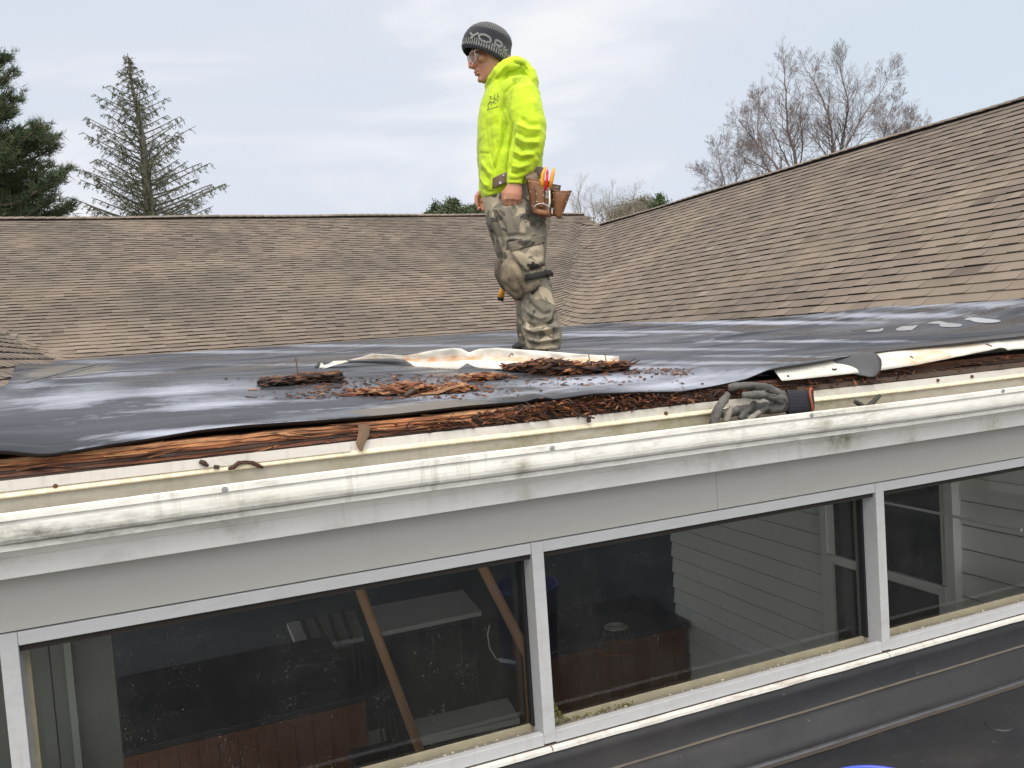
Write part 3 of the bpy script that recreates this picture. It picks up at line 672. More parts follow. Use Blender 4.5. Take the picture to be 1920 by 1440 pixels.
# two counters clad in upright boards
def counter(name, xa, xb, y0, y1, zt, label):
    r = empty(name, ((xa+xb)/2, (y0+y1)/2, FZ), label, 'counter', 'board clad counters in the room')
    mb = MB(); n = max(2, int((xb-xa)/.115)); wd = (xb-xa)/n; rnd = random.Random(n)
    for i in range(n):
        mb.box((xa+i*wd+.002, y0+rnd.uniform(0, .004), FZ+.02), (xa+(i+1)*wd-.002, y0+.02, zt-.04), rnd.random())
    mb.box((xa, y0+.021, FZ), (xb, y1, zt-.042)); mb.build('board_front', M_BRD, r)
    mb = MB(); mb.box((xa-.02, y0-.035, zt-.04), (xb, y1, zt)); bevel(mb.build('countertop', M_TOPD, r), .004)
    mb = MB(); mb.box((xa-.02, y0-.04, zt-.075), (xb, y0-.002, zt-.041)); mb.build('edge_rail', M_BRD, r)
    return r
yc = 5.55; zc = -2.31
counter('wooden_counter', onY(215, 1410, yc).x, onY(684, 1305, yc).x, yc, yc+1.3, zc, 'long brown board-clad counter seen through the left window')
counter('wooden_counter', onY(1034, 1222, yc).x, XS-.05, yc, yc+.75, zc, 'brown board-clad counter in front of the grey siding, seen through the middle window')
# wire cage lamp on the second counter
cg = empty('cage_lamp', onY(1158, 1195, yc-.25), 'small wire cage lamp with pale spiral top and copper hoop, before the brown counter', 'lamp')
c0 = onY(1155, 1175, yc-.2); c1 = c0-Vector((0, 0, .16)); m_w = simple('pale_wire', (.5, .5, .47), .4)
mb = MB()
for rr in (.022, .042, .062, .080): mb.tube([c0+Vector((rr*cos(q*.3142), rr*sin(q*.3142), 0)) for q in range(21)], .005, 6, cap=False)
mb.build('spiral_top', m_w, cg)
mb = MB()
for q in range(14): a = q*2*pi/14; mb.tube([c0+Vector((.08*cos(a), .08*sin(a), 0)), c1+Vector((.14*cos(a), .14*sin(a), 0))], .0022, 4)
mb.build('cage', simple('cage_wire', (.12, .09, .06), .5), cg)
mb = MB(); mb.tube([c1+Vector((.14*cos(q*.2), .14*sin(q*.2), 0)) for q in range(33)], .007, 6, cap=False); mb.build('hoop', simple('copper', (.42, .14, .05), .4, Metallic=.4), cg)
# pale flat rectangles on dark legs
def rectangle(name, quad_px, z, label, slats=0):
    P = [onZ(a, b, z) for a, b in quad_px]; c = sum(P, Vector())/4
    r = empty(name, (c.x, c.y, FZ), label, 'rectangle')
    mb = MB(); mb.add(P+[p-Vector((0, 0, .04)) for p in P], [(0, 1, 2, 3), (7, 6, 5, 4), (0, 4, 5, 1), (1, 5, 6, 2), (2, 6, 7, 3), (3, 7, 4, 0)]); mb.build('flat_top', M_PALE, r)
    for p in P:
        q = p+(c-p)*.12; mb = MB(); mb.tube([(q.x, q.y, z-.04), (q.x, q.y, FZ)], .02, 6); mb.build('leg', M_TOPD, r)
    if slats:
        for i in range(1, slats+1):
            s = i/(slats+1); a = P[0].lerp(P[1], s); b = P[3].lerp(P[2], s); mb = MB(); mb.tube([a+Vector((0, 0, .01)), b+Vector((0, 0, .01))], .02, 5); mb.build('slat', M_TOPD, r)
    return r
rectangle('pale_rectangle', ((538, 1168), (665, 1145), (682, 1193), (560, 1218)), -2.45, 'pale table crossed by dark slats deep in the left room', 4)
rectangle('pale_rectangle', ((690, 1138), (868, 1106), (902, 1146), (700, 1188)), -2.45, 'long plain pale table right of the slatted one')
rectangle('pale_rectangle', ((765, 1352), (952, 1308), (974, 1346), (775, 1392)), -2.75, 'low pale table beyond the sill of the left window')
rectangle('pale_rectangle', ((690, 1372), (722, 1364), (735, 1440), (690, 1450)), -2.75, 'small pale low table beside the brown counter')
# slatted chair back
ch = empty('slatted_chair', onZ(730, 1430, FZ), 'dark chair with slatted back beside the leaning brown post', 'chair')
for i in range(6):
    mb = MB(); a = onY(708+i*10, 1338-i*2, 4.7); b = onY(728+i*9, 1445, 4.7); mb.tube([a, b], .008, 5); mb.build('slat', M_TOPD, ch)
mb = MB(); mb.tube([onY(703, 1340, 4.7), onY(765, 1326, 4.7)], .014, 6); mb.build('top_rail', M_TOPD, ch)
mb = MB(); p = onY(745, 1440, 4.7); mb.box((p.x-.2, 4.7, p.z-.06), (p.x+.2, 5.1, p.z-.02)); mb.build('seat', M_TOPD, ch)
for sx in (-.18, .18):
    for sy in (.02, .38): mb = MB(); mb.tube([(p.x+sx, 4.7+sy, p.z-.06), (p.x+sx, 4.7+sy, FZ)], .015, 5); mb.build('leg', M_TOPD, ch)
M_POST = simple('tan_post', (.50, .28, .14), .5, .15, 9)
mb = MB(); a = onY(665, 1080, 4.0); b = onY(800, 1440, 4.0); mb.tube([a+(a-b)*.35, b+(b-a)*.6], .023, 14); tag(mb.build('leaning_post', M_POST, None, smooth=True), 'tan wooden post leaning across the left window', 'post')
mb = MB(); a = onY(898, 1050, 4.3); b = onY(990, 1230, 4.3); c = onY(1000, 1420, 4.3); mb.tube([a+(a-b)*.3, b, c+(c-b)*.6], .028, 14); tag(mb.build('bent_post', M_POST, None, smooth=True), 'brown bent pole at the right end of the left window', 'post')
mb = MB(); mb.tube([onY(p[0], p[1], 3.9) for p in ((918, 1172), (914, 1190), (918, 1215), (930, 1235), (938, 1238))], .004, 6); mb.tube([onY(936, 1237, 3.9), onY(966, 1243, 3.9)], .011, 8); tag(mb.build('cord', simple('grey_cord', (.4, .42, .42), .5), None, smooth=True), 'thin grey cord with plug hanging behind the left window', 'cord')
# moss at the foot of the middle window
mb = MB(); rnd = random.Random(4); m_ms = simple('moss', (.13, .13, .035), .95, .4, 30)
for _ in range(420):
    X = MUL[2]+.025+abs(rnd.gauss(0, .035)) if rnd.random() < .7 else rnd.uniform(MUL[2]+.03, MUL[2]+.35)
    hgt = .075*exp(-((X-MUL[2]-.045)/.03)**2)+.012
    mb.ball((X, YW+rnd.uniform(.06, .086), ZB+.015+rnd.random()*hgt), rnd.uniform(.001, .004), 5, 3)
tag(mb.build('moss', m_ms, None), 'yellow green moss in the lower left corner of the middle window', 'moss', kind='stuff')
# ================================================================== the roofer
from mathutils.bvhtree import BVHTree
DM = 4.45
HR = Vector(R0); FH = Vector((sin(AZ), cos(AZ), 0)); ZV = Vector((0, 0, 1))
def A(x, y, b=0.0): return atD(x, y, DM+b)
PX = DM/FPX
man_base = A(1012, 657, 0)
person = empty('person', man_base, 'roofer in neon yellow hoodie, camo trousers and grey knit hat standing side-on, looking down left', 'person')
def voxel(mb, size, smooth_it=4, sculpt=None):
    me = bpy.data.meshes.new('tmp'); me.from_pydata([tuple(p) for p in mb.v], [], mb.f); me.update()
    o = bpy.data.objects.new('tmp', me); COL.objects.link(o)
    m = o.modifiers.new('r', 'REMESH'); m.mode = 'VOXEL'; m.voxel_size = size
    if smooth_it:
        s = o.modifiers.new('s', 'SMOOTH'); s.factor = .5; s.iterations = smooth_it
    dg = bpy.context.evaluated_depsgraph_get(); dg.update()
    ev = o.evaluated_get(dg); nm = bpy.data.meshes.new_from_object(ev)
    bpy.data.objects.remove(o); bpy.data.meshes.remove(me)
    if sculpt: sculpt(nm)
    return nm
def place(nm, name, mat, parent):
    off = world_loc(parent) if parent is not None else Vector((0, 0, 0))
    nm.transform(Matrix.Translation(-off)); nm.materials.clear()
    for q in (mat if isinstance(mat, list) else [mat]): nm.materials.append(q)
    nm.polygons.foreach_set('use_smooth', np.ones(len(nm.polygons), dtype=bool)); nm.update()
    o = bpy.data.objects.new(name, nm); COL.objects.link(o); nm.name = name
    if parent is not None: o.parent = parent
    return o
def bvh_of(nm):
    return BVHTree.FromPolygons([v.co.copy() for v in nm.vertices], [tuple(p.vertices) for p in nm.polygons])
FN = np.array(F_)
def project(co):
    d = co @ FN; return 960+FPX*(co @ R_)/d, 720-FPX*(co @ U_)/d
def sculptor(folds, nz=None):
    """folds: (pixel polyline, width px, height m): cloth ridges (+) and creases (-) on the side turned to the viewer; nz: overall noise"""
    def run(nm):
        n = len(nm.vertices); co = np.empty(n*3); nm.vertices.foreach_get('co', co); co = co.reshape(-1, 3)
        no = np.empty(n*3); nm.vertices.foreach_get('normal', no); no = no.reshape(-1, 3)
        px, py = project(co); face = np.clip(-(no @ FN)*2.2+.35, 0, 1)
        disp = np.zeros(n)
        for pl, wd, hh in folds:
            best = np.full(n, 1e9); tt = np.zeros(n); m = len(pl)-1
            for i in range(m):
                ax, ay = pl[i][:2]; bx, by = pl[i+1][:2]; L2 = (bx-ax)**2+(by-ay)**2+1e-9
                t = np.clip(((px-ax)*(bx-ax)+(py-ay)*(by-ay))/L2, 0, 1)
                d = np.hypot(px-ax-t*(bx-ax), py-ay-t*(by-ay)); k = d < best
                best = np.where(k, d, best); tt = np.where(k, (i+t)/m, tt)
            taper = np.clip(np.sin(np.pi*np.clip(tt, .02, .98))*1.8, 0, 1)
            disp += 1.35*hh*np.exp(-(best/wd)**2)*taper*face
        if nz:
            for i in range(n):
                p = co[i]; s = 0
                for sc, am, st in nz:
                    q = Vector((p[0]*sc*st[0], p[1]*sc*st[1], p[2]*sc*st[2])); s += am*mn.noise(q)
                disp[i] += s
        co = co+no*disp[:, None]; nm.vertices.foreach_set('co', co.reshape(-1)); nm.update()
    return run
def rings(mb, rows, b, n=24, side=HR):
    """rows: (y, xl, xr, half depth, slope of the ring in px) ring per photo row; b: depth offset or per-row"""
    vs = []
    for r in rows:
        y, xl, xr, hd = r[:4]; sl = r[4] if len(r) > 4 else 0; bb = r[5] if len(r) > 5 else b
        c = A((xl+xr)/2, y, bb); hw = (xr-xl)/2*PX
        u = (A(xr, y+sl, bb)-A(xl, y-sl, bb)).normalized()
        for k in range(n):
            q = 2*pi*k/n; ex = .86
            cx = abs(cos(q))**ex*(1 if cos(q) > 0 else -1); sy = abs(sin(q))**ex*(1 if sin(q) > 0 else -1)
            vs.append(c+u*hw*cx+FH*hd*sy)
    L = len(rows)
    fs = [(i*n+k, i*n+(k+1) % n, (i+1)*n+(k+1) % n, (i+1)*n+k) for i in range(L-1) for k in range(n)]
    fs += [tuple(range(n-1, -1, -1)), tuple((L-1)*n+k for k in range(n))]
    mb.add(vs, fs)
def limb(mb, rows, n=16, flat=None):
    """rows: (x, y, depth, ra in the picture plane, rb in depth)"""
    mb.tube([A(r[0], r[1], r[2]) for r in rows], [(r[3], r[4]) for r in rows], n, flat=flat if flat is not None else HR)
# ---- materials
x = NT('skin'); z = x.noise(7, 4)
c = x.mix(x.ramp(z, [(.4, 0.0), (.65, 1.0)]), (.50, .26, .165), (.45, .19, .125)); c = x.mix(x.ramp(x.noise(60, 3), [(.5, 0.0), (.7, .3)]), c, (.36, .16, .11))
M_SKIN = x.set(c, .5, x.bump(x.noise(120, 4), .2, .001), Subsurface_Weight=.12, Subsurface_Radius=(.01, .004, .002))
x = NT('neon_fleece')
c = x.mix(x.noise(6, 4), (.43, .60, .010), (.50, .67, .016))
st = x.ramp(x.noise(9, 6, .7, x.co((1, 1, .6), loc=(2.2, 0, .4))), [(.53, 0.0), (.70, .65)]); c = x.mix(st, c, (.17, .24, .03))
M_NEON = x.set(c, .85, x.bump(x.noise(160, 4, .7), .25, .002), Sheen_Weight=.15)
x = NT('camo')
v1 = x.noise(8.5, 2.5, .5, x.co((1, 1, 1.15)), .5); v2 = x.noise(10, 2.5, .5, x.co((1, 1, 1), loc=(4, 2, 7)), .6); v3 = x.noise(12, 2, .5, x.co((1, 1, 1.3), loc=(1, 9, 3)), .4)
c = x.mix(x.ramp(v1, [(.455, 0.0), (.485, 1.0)]), (.36, .305, .22), (.165, .15, .115))
c = x.mix(x.ramp(v2, [(.57, 0.0), (.60, 1.0)]), c, (.085, .086, .066))
c = x.mix(x.ramp(v3, [(.59, 0.0), (.61, 1.0)]), c, (.045, .041, .035))
c = x.mix(x.ramp(x.noise(4, 6, .7), [(.45, 0.0), (.75, .4)]), c, (.30, .24, .17))
M_CAMO = x.set(c, .85, x.bump(x.noise(240, 3), .2, .001))
x = NT('knit'); t = x.attr(); M_KNIT = x.set(x.ramp(t, [(0, (.012, .013, .022)), (.5, (.075, .08, .085)), (1, (.21, .215, .21))]), .95, x.bump(x.noise(300, 3), .6, .0015), Sheen_Weight=.2)
M_PRINT = simple('print_ink', (.05, .07, .05), .7)
M_SEAMN = simple('neon_seam', (.42, .62, .015), .8)
x = NT('scuffed_pad')
c = x.mix(x.ramp(x.noise(9, 5, .65), [(.4, 0.0), (.62, 1.0)]), (.060, .046, .034), (.22, .175, .115)); M_PAD = x.set(c, .7, x.bump(x.noise(90, 5), .3, .002))
M_BLACKW = simple('black_webbing', (.018, .016, .016), .8)
x = NT('leather')
c = x.mix(x.ramp(x.noise(11, 5, .65), [(.35, 0.0), (.7, 1.0)]), (.19, .075, .028), (.36, .16, .06)); c = x.mix(x.ramp(x.noise(5, 6, .7), [(.42, 0.0), (.68, .8)]), c, (.075, .036, .020))
M_LEA = x.set(c, .5, x.bump(x.noise(110, 5), .3, .002))
M_LEAD = simple('dark_leather', (.13, .085, .055), .55, .25, 14)
# ---- body: head, neck, trunk, arms, hands and legs in one surface
yaw = radians(17); pt = radians(11)
f0 = (-HR*cos(yaw)-FH*sin(yaw)); s_h = -(-HR*sin(yaw)+FH*cos(yaw)); s_h.normalize()
f_h = f0*cos(pt)-ZV*sin(pt); u_h = ZV*cos(pt)+f0*sin(pt)
HS = 1.17
nose_w = A(879.5, 124, -.02)
HO = nose_w-(f_h*.118+u_h*(-.034))*HS
def Hd(f, u, s=0.0): return HO+(f_h*f+u_h*u+s_h*s)*HS
body = MB()
prof = [  # u, front f, back f, half width
    (-.118, .072, .035, .016), (-.108, .084, .005, .036), (-.092, .086, -.022, .050), (-.072, .084, -.04, .060), (-.050, .086, -.055, .066),
    (-.025, .088, -.068, .070), (0.0, .088, -.078, .072), (.03, .090, -.082, .072), (.05, .082, -.076, .064), (.07, .066, -.066, .052), (.088, .042, -.045, .036), (.095, .012, -.014, .012)]
n = 28; vs = []
for (u, ff, bk, hw) in prof:
    for k in range(n):
        q = 2*pi*k/n; c_ = cos(q); s_ = sin(q); hx = (ff-bk)/2; cx = (ff+bk)/2
        wfac = 1-.16*max(0, c_)**2
        vs.append(Hd(cx+hx*c_, u, hw*s_*wfac))
fs = [(i*n+k, i*n+(k+1) % n, (i+1)*n+(k+1) % n, (i+1)*n+k) for i in range(len(prof)-1) for k in range(n)]+[tuple(range(n-1, -1, -1)), tuple((len(prof)-1)*n+k for k in range(n))]
body.add(vs, fs)
hrot = Matrix((f_h, s_h, u_h)).transposed()
def hball(f, u, s, r, nu=12, nv=8): body.ball(Hd(f, u, s), tuple(q*HS for q in r), nu, nv, rot=hrot)
# nose: bridge, tip, wings
body.tube([Hd(.086, .012), Hd(.098, -.008), Hd(.110, -.024), Hd(.113, -.035), Hd(.094, -.044)], [.009*HS, .0085*HS, .010*HS, .0118*HS, .010*HS], 10)
for s in (-1, 1): hball(.098, -.038, .0115*s, (.011, .008, .0075))
hball(.083, .018, 0, (.014, .058, .010))                 # brow ridge
for s in (-1, 1): hball(.060, -.022, .042*s, (.026, .022, .020))     # cheekbone
hball(.089, -.063, 0, (.013, .023, .0062)); hball(.087, -.075, 0, (.0125, .021, .0068))  # lips
hball(.081, -.100, 0, (.014, .020, .014))                # chin
hball(.084, -.054, 0, (.010, .018, .010))
for s in (-1, 1):                                        # ears
    hball(-.016, -.028, .064*s, (.012, .006, .018)); hball(-.010, -.040, .064*s, (.007, .005, .008))
body.tube([Hd(-.02, -.03), Hd(-.03, -.09), A(950, 165, .02), A(955, 185, .03)], [.062*HS, .056*HS, .066, .09], 16)   # neck
rings(body, [(160, 932, 985, .10), (185, 918, 995, .16), (230, 908, 992, .155), (290, 908, 990, .15), (345, 915, 990, .14), (380, 920, 1015, .145), (410, 926, 1020, .14)], .03)
limb(body, [(968, 178, -.11, .055, .05), (985, 235, -.15, .048, .045), (980, 290, -.17, .042, .04), (967, 335, -.175, .032, .026), (965, 346, -.175, .032, .024)])
limb(body, [(948, 178, .20, .055, .05), (926, 235, .24, .045, .045), (916, 295, .22, .04, .038), (911, 345, .20, .030, .026), (912, 352, .20, .030, .024)])
limb(body, [(972, 400, -.07, .085, .08), (985, 460, -.07, .075, .075), (985, 515, -.08, .06, .06), (1006, 570, -.08, .055, .055), (1018, 640, -.08, .04, .04), (1018, 655, -.08, .036, .036)])
limb(body, [(945, 400, .10, .075, .08), (958, 460, .11, .07, .075), (965, 515, .12, .055, .055), (985, 570, .12, .05, .05), (992, 640, .12, .038, .038), (990, 655, .12, .036, .036)])
def hand(mb, cx, cy, b, sgn):
    """relaxed hanging hand seen from its back: palm, four unequal curled fingers, thumb from the side of the palm"""
    mb.tube([A(cx+3, cy-12, b), A(cx+1, cy-2, b), A(cx-1, cy+10, b-.004*sgn), A(cx-2, cy+21, b)], [(.032, .024), (.042, .022), (.0475, .021), (.0465, .018)], 16, flat=HR)
    for i, (dx, L, r) in enumerate(((-13.2, .82, .0104), (-4.6, .98, .0110), (4.4, .93, .0106), (12.8, .74, .0096))):
        k0 = A(cx-2+dx, cy+19, b-.003*sgn); k1 = A(cx-2+dx*1.02+.5, cy+19+11*L, b+.012*sgn); k2 = A(cx-1+dx*1.0+1, cy+19+17*L, b+.034*sgn); k3 = A(cx+dx+1.5, cy+19+12*L, b+.050*sgn)
        mb.tube([A(cx-2+dx*.95, cy+8, b), k0, k1, k2, k3], [r*.8, r*1.1, r, r*.92, r*.75], 10); mb.ball(k0, r*1.12, 8, 6)
    mb.tube([A(cx-11, cy+1, b+.004*sgn), A(cx-18, cy+9, b+.016*sgn), A(cx-18.5, cy+19, b+.022*sgn), A(cx-16, cy+27, b+.026*sgn)], [.017, .0145, .0125, .009], 10)
hand(body, 963, 354, -.185, 1)
hand(body, 912, 360, .20, -1)
nm = voxel(body, .0042, 2)
person_body = place(nm, 'body', M_SKIN, person)
# hair at the temple, eyes, brows, lips colour
M_HAIR = simple('dark_hair', (.025, .017, .012), .7)
M_EYE = simple('eye_white', (.55, .5, .47), .25, .02); M_IRIS = simple('iris', (.03, .018, .012), .2); M_LIP = simple('lip', (.36, .125, .11), .5)
for s in (1, -1):
    mb = MB(); mb.tube([Hd(.020, .02, .071*s), Hd(.010, -.006, .0705*s), Hd(.006, -.022, .069*s)], [(.020, .004), (.014, .003), (.006, .002)], 8, flat=f_h); mb.build('sideburn', M_HAIR, person, smooth=True)
    mb = MB(); mb.tube([Hd(.088, .024, .012*s), Hd(.087, .028, .030*s), Hd(.072, .024, .048*s)], [.003, .0045, .002], 6); mb.build('eyebrow', M_HAIR, person, smooth=True)
mb = MB()
mb.tube([Hd(-.060, -.01, 0), Hd(-.052, -.045, 0), Hd(-.045, -.068, 0)], [(.055, .02), (.05, .016), (.03, .01)], 12, flat=s_h)
mb.build('hair', M_HAIR, person, smooth=True)
for s in (1, -1):
    mb = MB(); mb.ball(Hd(.0735, -.002, .031*s), .0125*HS, 14, 10); e_ = mb.build('eye', M_EYE, person, smooth=True)
    mb = MB(); mb.ball(Hd(.0800, -.005, .031*s), .0068*HS, 10, 8); mb.build('iris', M_IRIS, e_, smooth=True)
for s in (1, -1): mb = MB(); mb.tube([Hd(.084, .006, .018*s), Hd(.0875, .0075, .031*s), Hd(.077, .003, .045*s)], [.003, .0045, .003], 6); mb.build('eyelid', M_SKIN, person, smooth=True)
mb = MB(); mb.tube([Hd(.088, -.066, -.022), Hd(.101, -.0645, 0), Hd(.088, -.066, .022)], [(.002, .002), (.0042, .0035), (.002, .002)], 8)
mb.tube([Hd(.087, -.0755, -.019), Hd(.0985, -.0765, 0), Hd(.087, -.0755, .019)], [(.002, .002), (.005, .004), (.002, .002)], 8); mb.build('lips', M_LIP, person, smooth=True)
# ---- safety glasses, clear frame
gl = empty('glasses', (0, 0, 0)); gl.parent = person
x = NT('clear_plastic'); M_CLR = x.set((.72, .66, .62), .12, None, Alpha=.85)
x = NT('lens'); t_ = x.n('ShaderNodeBsdfTransparent'); g_ = x.n('ShaderNodeBsdfGlossy'); g_.inputs['Roughness'].default_value = .05; ms = x.n('ShaderNodeMixShader'); ms.inputs[0].default_value = .10
x.L(t_.outputs[0], ms.inputs[1]); x.L(g_.outputs[0], ms.inputs[2]); x.L(ms.outputs[0], x.out.inputs['Surface']); M_LENS = x.m
fr = MB(); ln = MB()
for s in (1, -1):
    pts = []
    for k in range(21):
        q = 2*pi*k/20; a = .0255; h = .0225
        cs_ = abs(cos(q))**.7*(1 if cos(q) > 0 else -1); sn_ = abs(sin(q))**.7*(1 if sin(q) > 0 else -1)
        pts.append(Hd(.106-.010*((cs_+1)/2 if s > 0 else (1-cs_)/2)**1.5, -.006+h*sn_, .033*s+a*cs_))
    fr.tube(pts, .0021*HS, 6, cap=False); c = sum(pts[:-1], Vector())/20
    for k in range(20): ln.add([c, pts[k], pts[k+1]], [(0, 1, 2)])
    fr.tube([Hd(.098, .010, .058*s), Hd(.06, .014, .073*s), Hd(0, .016, .078*s)], [(.0035, .0016), (.0028, .0014), (.0025, .0014)], 6, flat=u_h)
fr.tube([Hd(.106, .002, -.009), Hd(.109, .005, 0), Hd(.106, .002, .009)], .0022*HS, 6)
fr.build('frame', M_CLR, gl, smooth=True); ln.build('lens', M_LENS, gl)
# ---- knit hat
hat_rows = [((870, 98), (946, 125), .108), ((868, 90), (953, 117), .112), ((868, 80), (957, 104), .112), ((871, 70), (958, 91), .108), ((877, 61), (960, 80), .104), ((886, 53), (957, 69), .092), ((896, 48), (950, 60), .074), ((906, 45), (939, 53), .050), ((917, 44.5), (929, 48), .018)]
def hat_pt(v, ang, off=0.0):
    i = min(int(v), len(hat_rows)-2); t = v-i
    (a, b_, w1), (c_, d_, w2) = hat_rows[i], hat_rows[i+1]
    L = A(a[0]+(c_[0]-a[0])*t, a[1]+(c_[1]-a[1])*t, 0); Rr = A(b_[0]+(d_[0]-b_[0])*t, b_[1]+(d_[1]-b_[1])*t, 0)
    hw = w1+(w2-w1)*t; c = (L+Rr)/2; a1 = (Rr-L)/2; al = a1.length; a1 = a1.normalized()
    s2 = s_h; s2 = (s2-a1*s2.dot(a1)).normalized()
    c = c+FH*((HO-c).dot(FH)+math.tan(yaw)*(c-HO).dot(HR)*.9-.006)
    a1 = a1+FH*math.tan(yaw)*a1.dot(HR)
    ss = (s_h-HR*s_h.dot(HR)*.6).normalized()
    return c+a1*(-cos(ang)*(al+off))+ss*(sin(ang)*(hw+off))
hm = MB(); NA = 288; NV = 44; ribs = 58; vs = []; tones = []
for j in range(NV+1):
    v = (len(hat_rows)-1)*j/NV
    for k in range(NA):
        q = 2*pi*k/NA; am = .0026 if not (2.05 < v < 4.25) else .0007
        am *= 1-sstep(6.5, 8, v)
        vs.append(hat_pt(min(v, 7.999), q, am*cos(ribs*q)+(.004 if 0 < v < 1.1 else 0)))
for j in range(NV):
    v = (len(hat_rows)-1)*(j+.5)/NV
    for k in range(NA):
        q = 2*pi*(k+.5)/NA; rib = (cos(ribs*q)+1)/2
        if v < .75: tn = .02+.05*rib
        elif v < 2.0: tn = .06+.80*(rib > .5)
        elif v < 4.3: tn = .03
        else: tn = .28+.42*rib
        if v > 4.3 and q > 0: tn = tn
        hm.f.append((j*NA+k, j*NA+(k+1) % NA, (j+1)*NA+(k+1) % NA, (j+1)*NA+k)); hm.t.append(tn); hm.m.append(0)
hm.v = [tuple(p) for p in vs]; hm.f.append(tuple(NV*NA+k for k in range(NA))); hm.t.append(.5); hm.m.append(0)
hat = hm.build('knit_hat', M_KNIT, person, smooth=True); hat['label'] = 'charcoal ribbed knit hat with grey YORK lettering'
bh = BVHTree.FromPolygons([Vector(p) for p in hm.v], hm.f)
def strokes(bvh, lines, wd, name, mat, parent, off=.0015, tone=1.0):
    mb = MB(); o0 = Vector((0, 0, 0))
    for ln_ in lines:
        dens = []
        for (a, b_) in zip(ln_, ln_[1:]):
            m = max(1, int(math.hypot(b_[0]-a[0], b_[1]-a[1])/.8))
            dens += [(a[0]+(b_[0]-a[0])*i/m, a[1]+(b_[1]-a[1])*i/m) for i in range(m)]
        dens.append(ln_[-1]); Ls, Rs = [], []
        for i, p in enumerate(dens):
            q0 = dens[max(0, i-1)]; q1 = dens[min(len(dens)-1, i+1)]; dx, dy = q1[0]-q0[0], q1[1]-q0[1]; L = math.hypot(dx, dy)+1e-9; nx, ny = -dy/L*wd/2, dx/L*wd/2
            hs = []
            for sgn in (-1, 1):
                d = Vector(ray(p[0]+nx*sgn, p[1]+ny*sgn)).normalized(); h = bvh.ray_cast(o0, d)
                hs.append(h[0]-d*off if h[0] is not None else None)
            if None in hs: continue
            Ls.append(hs[0]); Rs.append(hs[1])
        if len(Ls) > 1: mb.sheet([Ls, Rs], tone)
    o = mb.build(name, mat, parent); return o
OO = [(909+11.2*cos(q*.4), 71.8+6.8*sin(q*.4)+.30*11.2*cos(q*.4)) for q in range(17)]
letters = [[(881.5, 61), (886.5, 67)], [(897.5, 61.5), (886.5, 67), (883, 72.5)], OO,
           [(930, 74), (926.5, 88)], [(930, 74.5), (938, 78.5), (941.5, 83.5), (939.5, 87.5), (929, 82)], [(932.5, 84), (938, 95)],
           [(946.5, 86), (943, 100)], [(952, 94), (945, 93.5)], [(945.5, 94), (950, 105.5)]]
strokes(bh, letters, 3.9, 'letters', M_KNIT, hat, .0035, .9)
# ---- hoodie
hd = MB()
rings(hd, [(371, 905, 984, .150, -5), (362, 902, 988, .165, -5), (352, 900, 1000, .178, -4), (338, 898, 1010, .185), (312, 895, 1017, .19), (290, 894, 1019, .19), (262, 894, 1016, .188), (225, 896, 1012, .192), (198, 901, 1010, .195), (176, 908, 1006, .19), (163, 913, 1000, .165), (152, 918, 994, .12), (142, 926, 986, .09)], .035)
limb(hd, [(972, 165, -.085, .060, .07), (984, 183, -.13, .085, .075), (987, 208, -.155, .089, .078), (993, 238, -.17, .086, .075), (991, 266, -.185, .086, .073), (983, 292, -.19, .080, .068), (975, 314, -.19, .068, .058), (967, 331, -.188, .050, .045), (965.5, 343, -.186, .0435, .037), (965.5, 347, -.186, .042, .035)], 20)
limb(hd, [(950, 168, .17, .06, .06), (942, 190, .225, .075, .07), (932, 230, .25, .075, .07), (924, 275, .245, .070, .065), (916, 318, .225, .055, .055), (912, 345, .21, .042, .04), (911, 364, .205, .038, .034), (911, 370, .205, .036, .033)], 20)
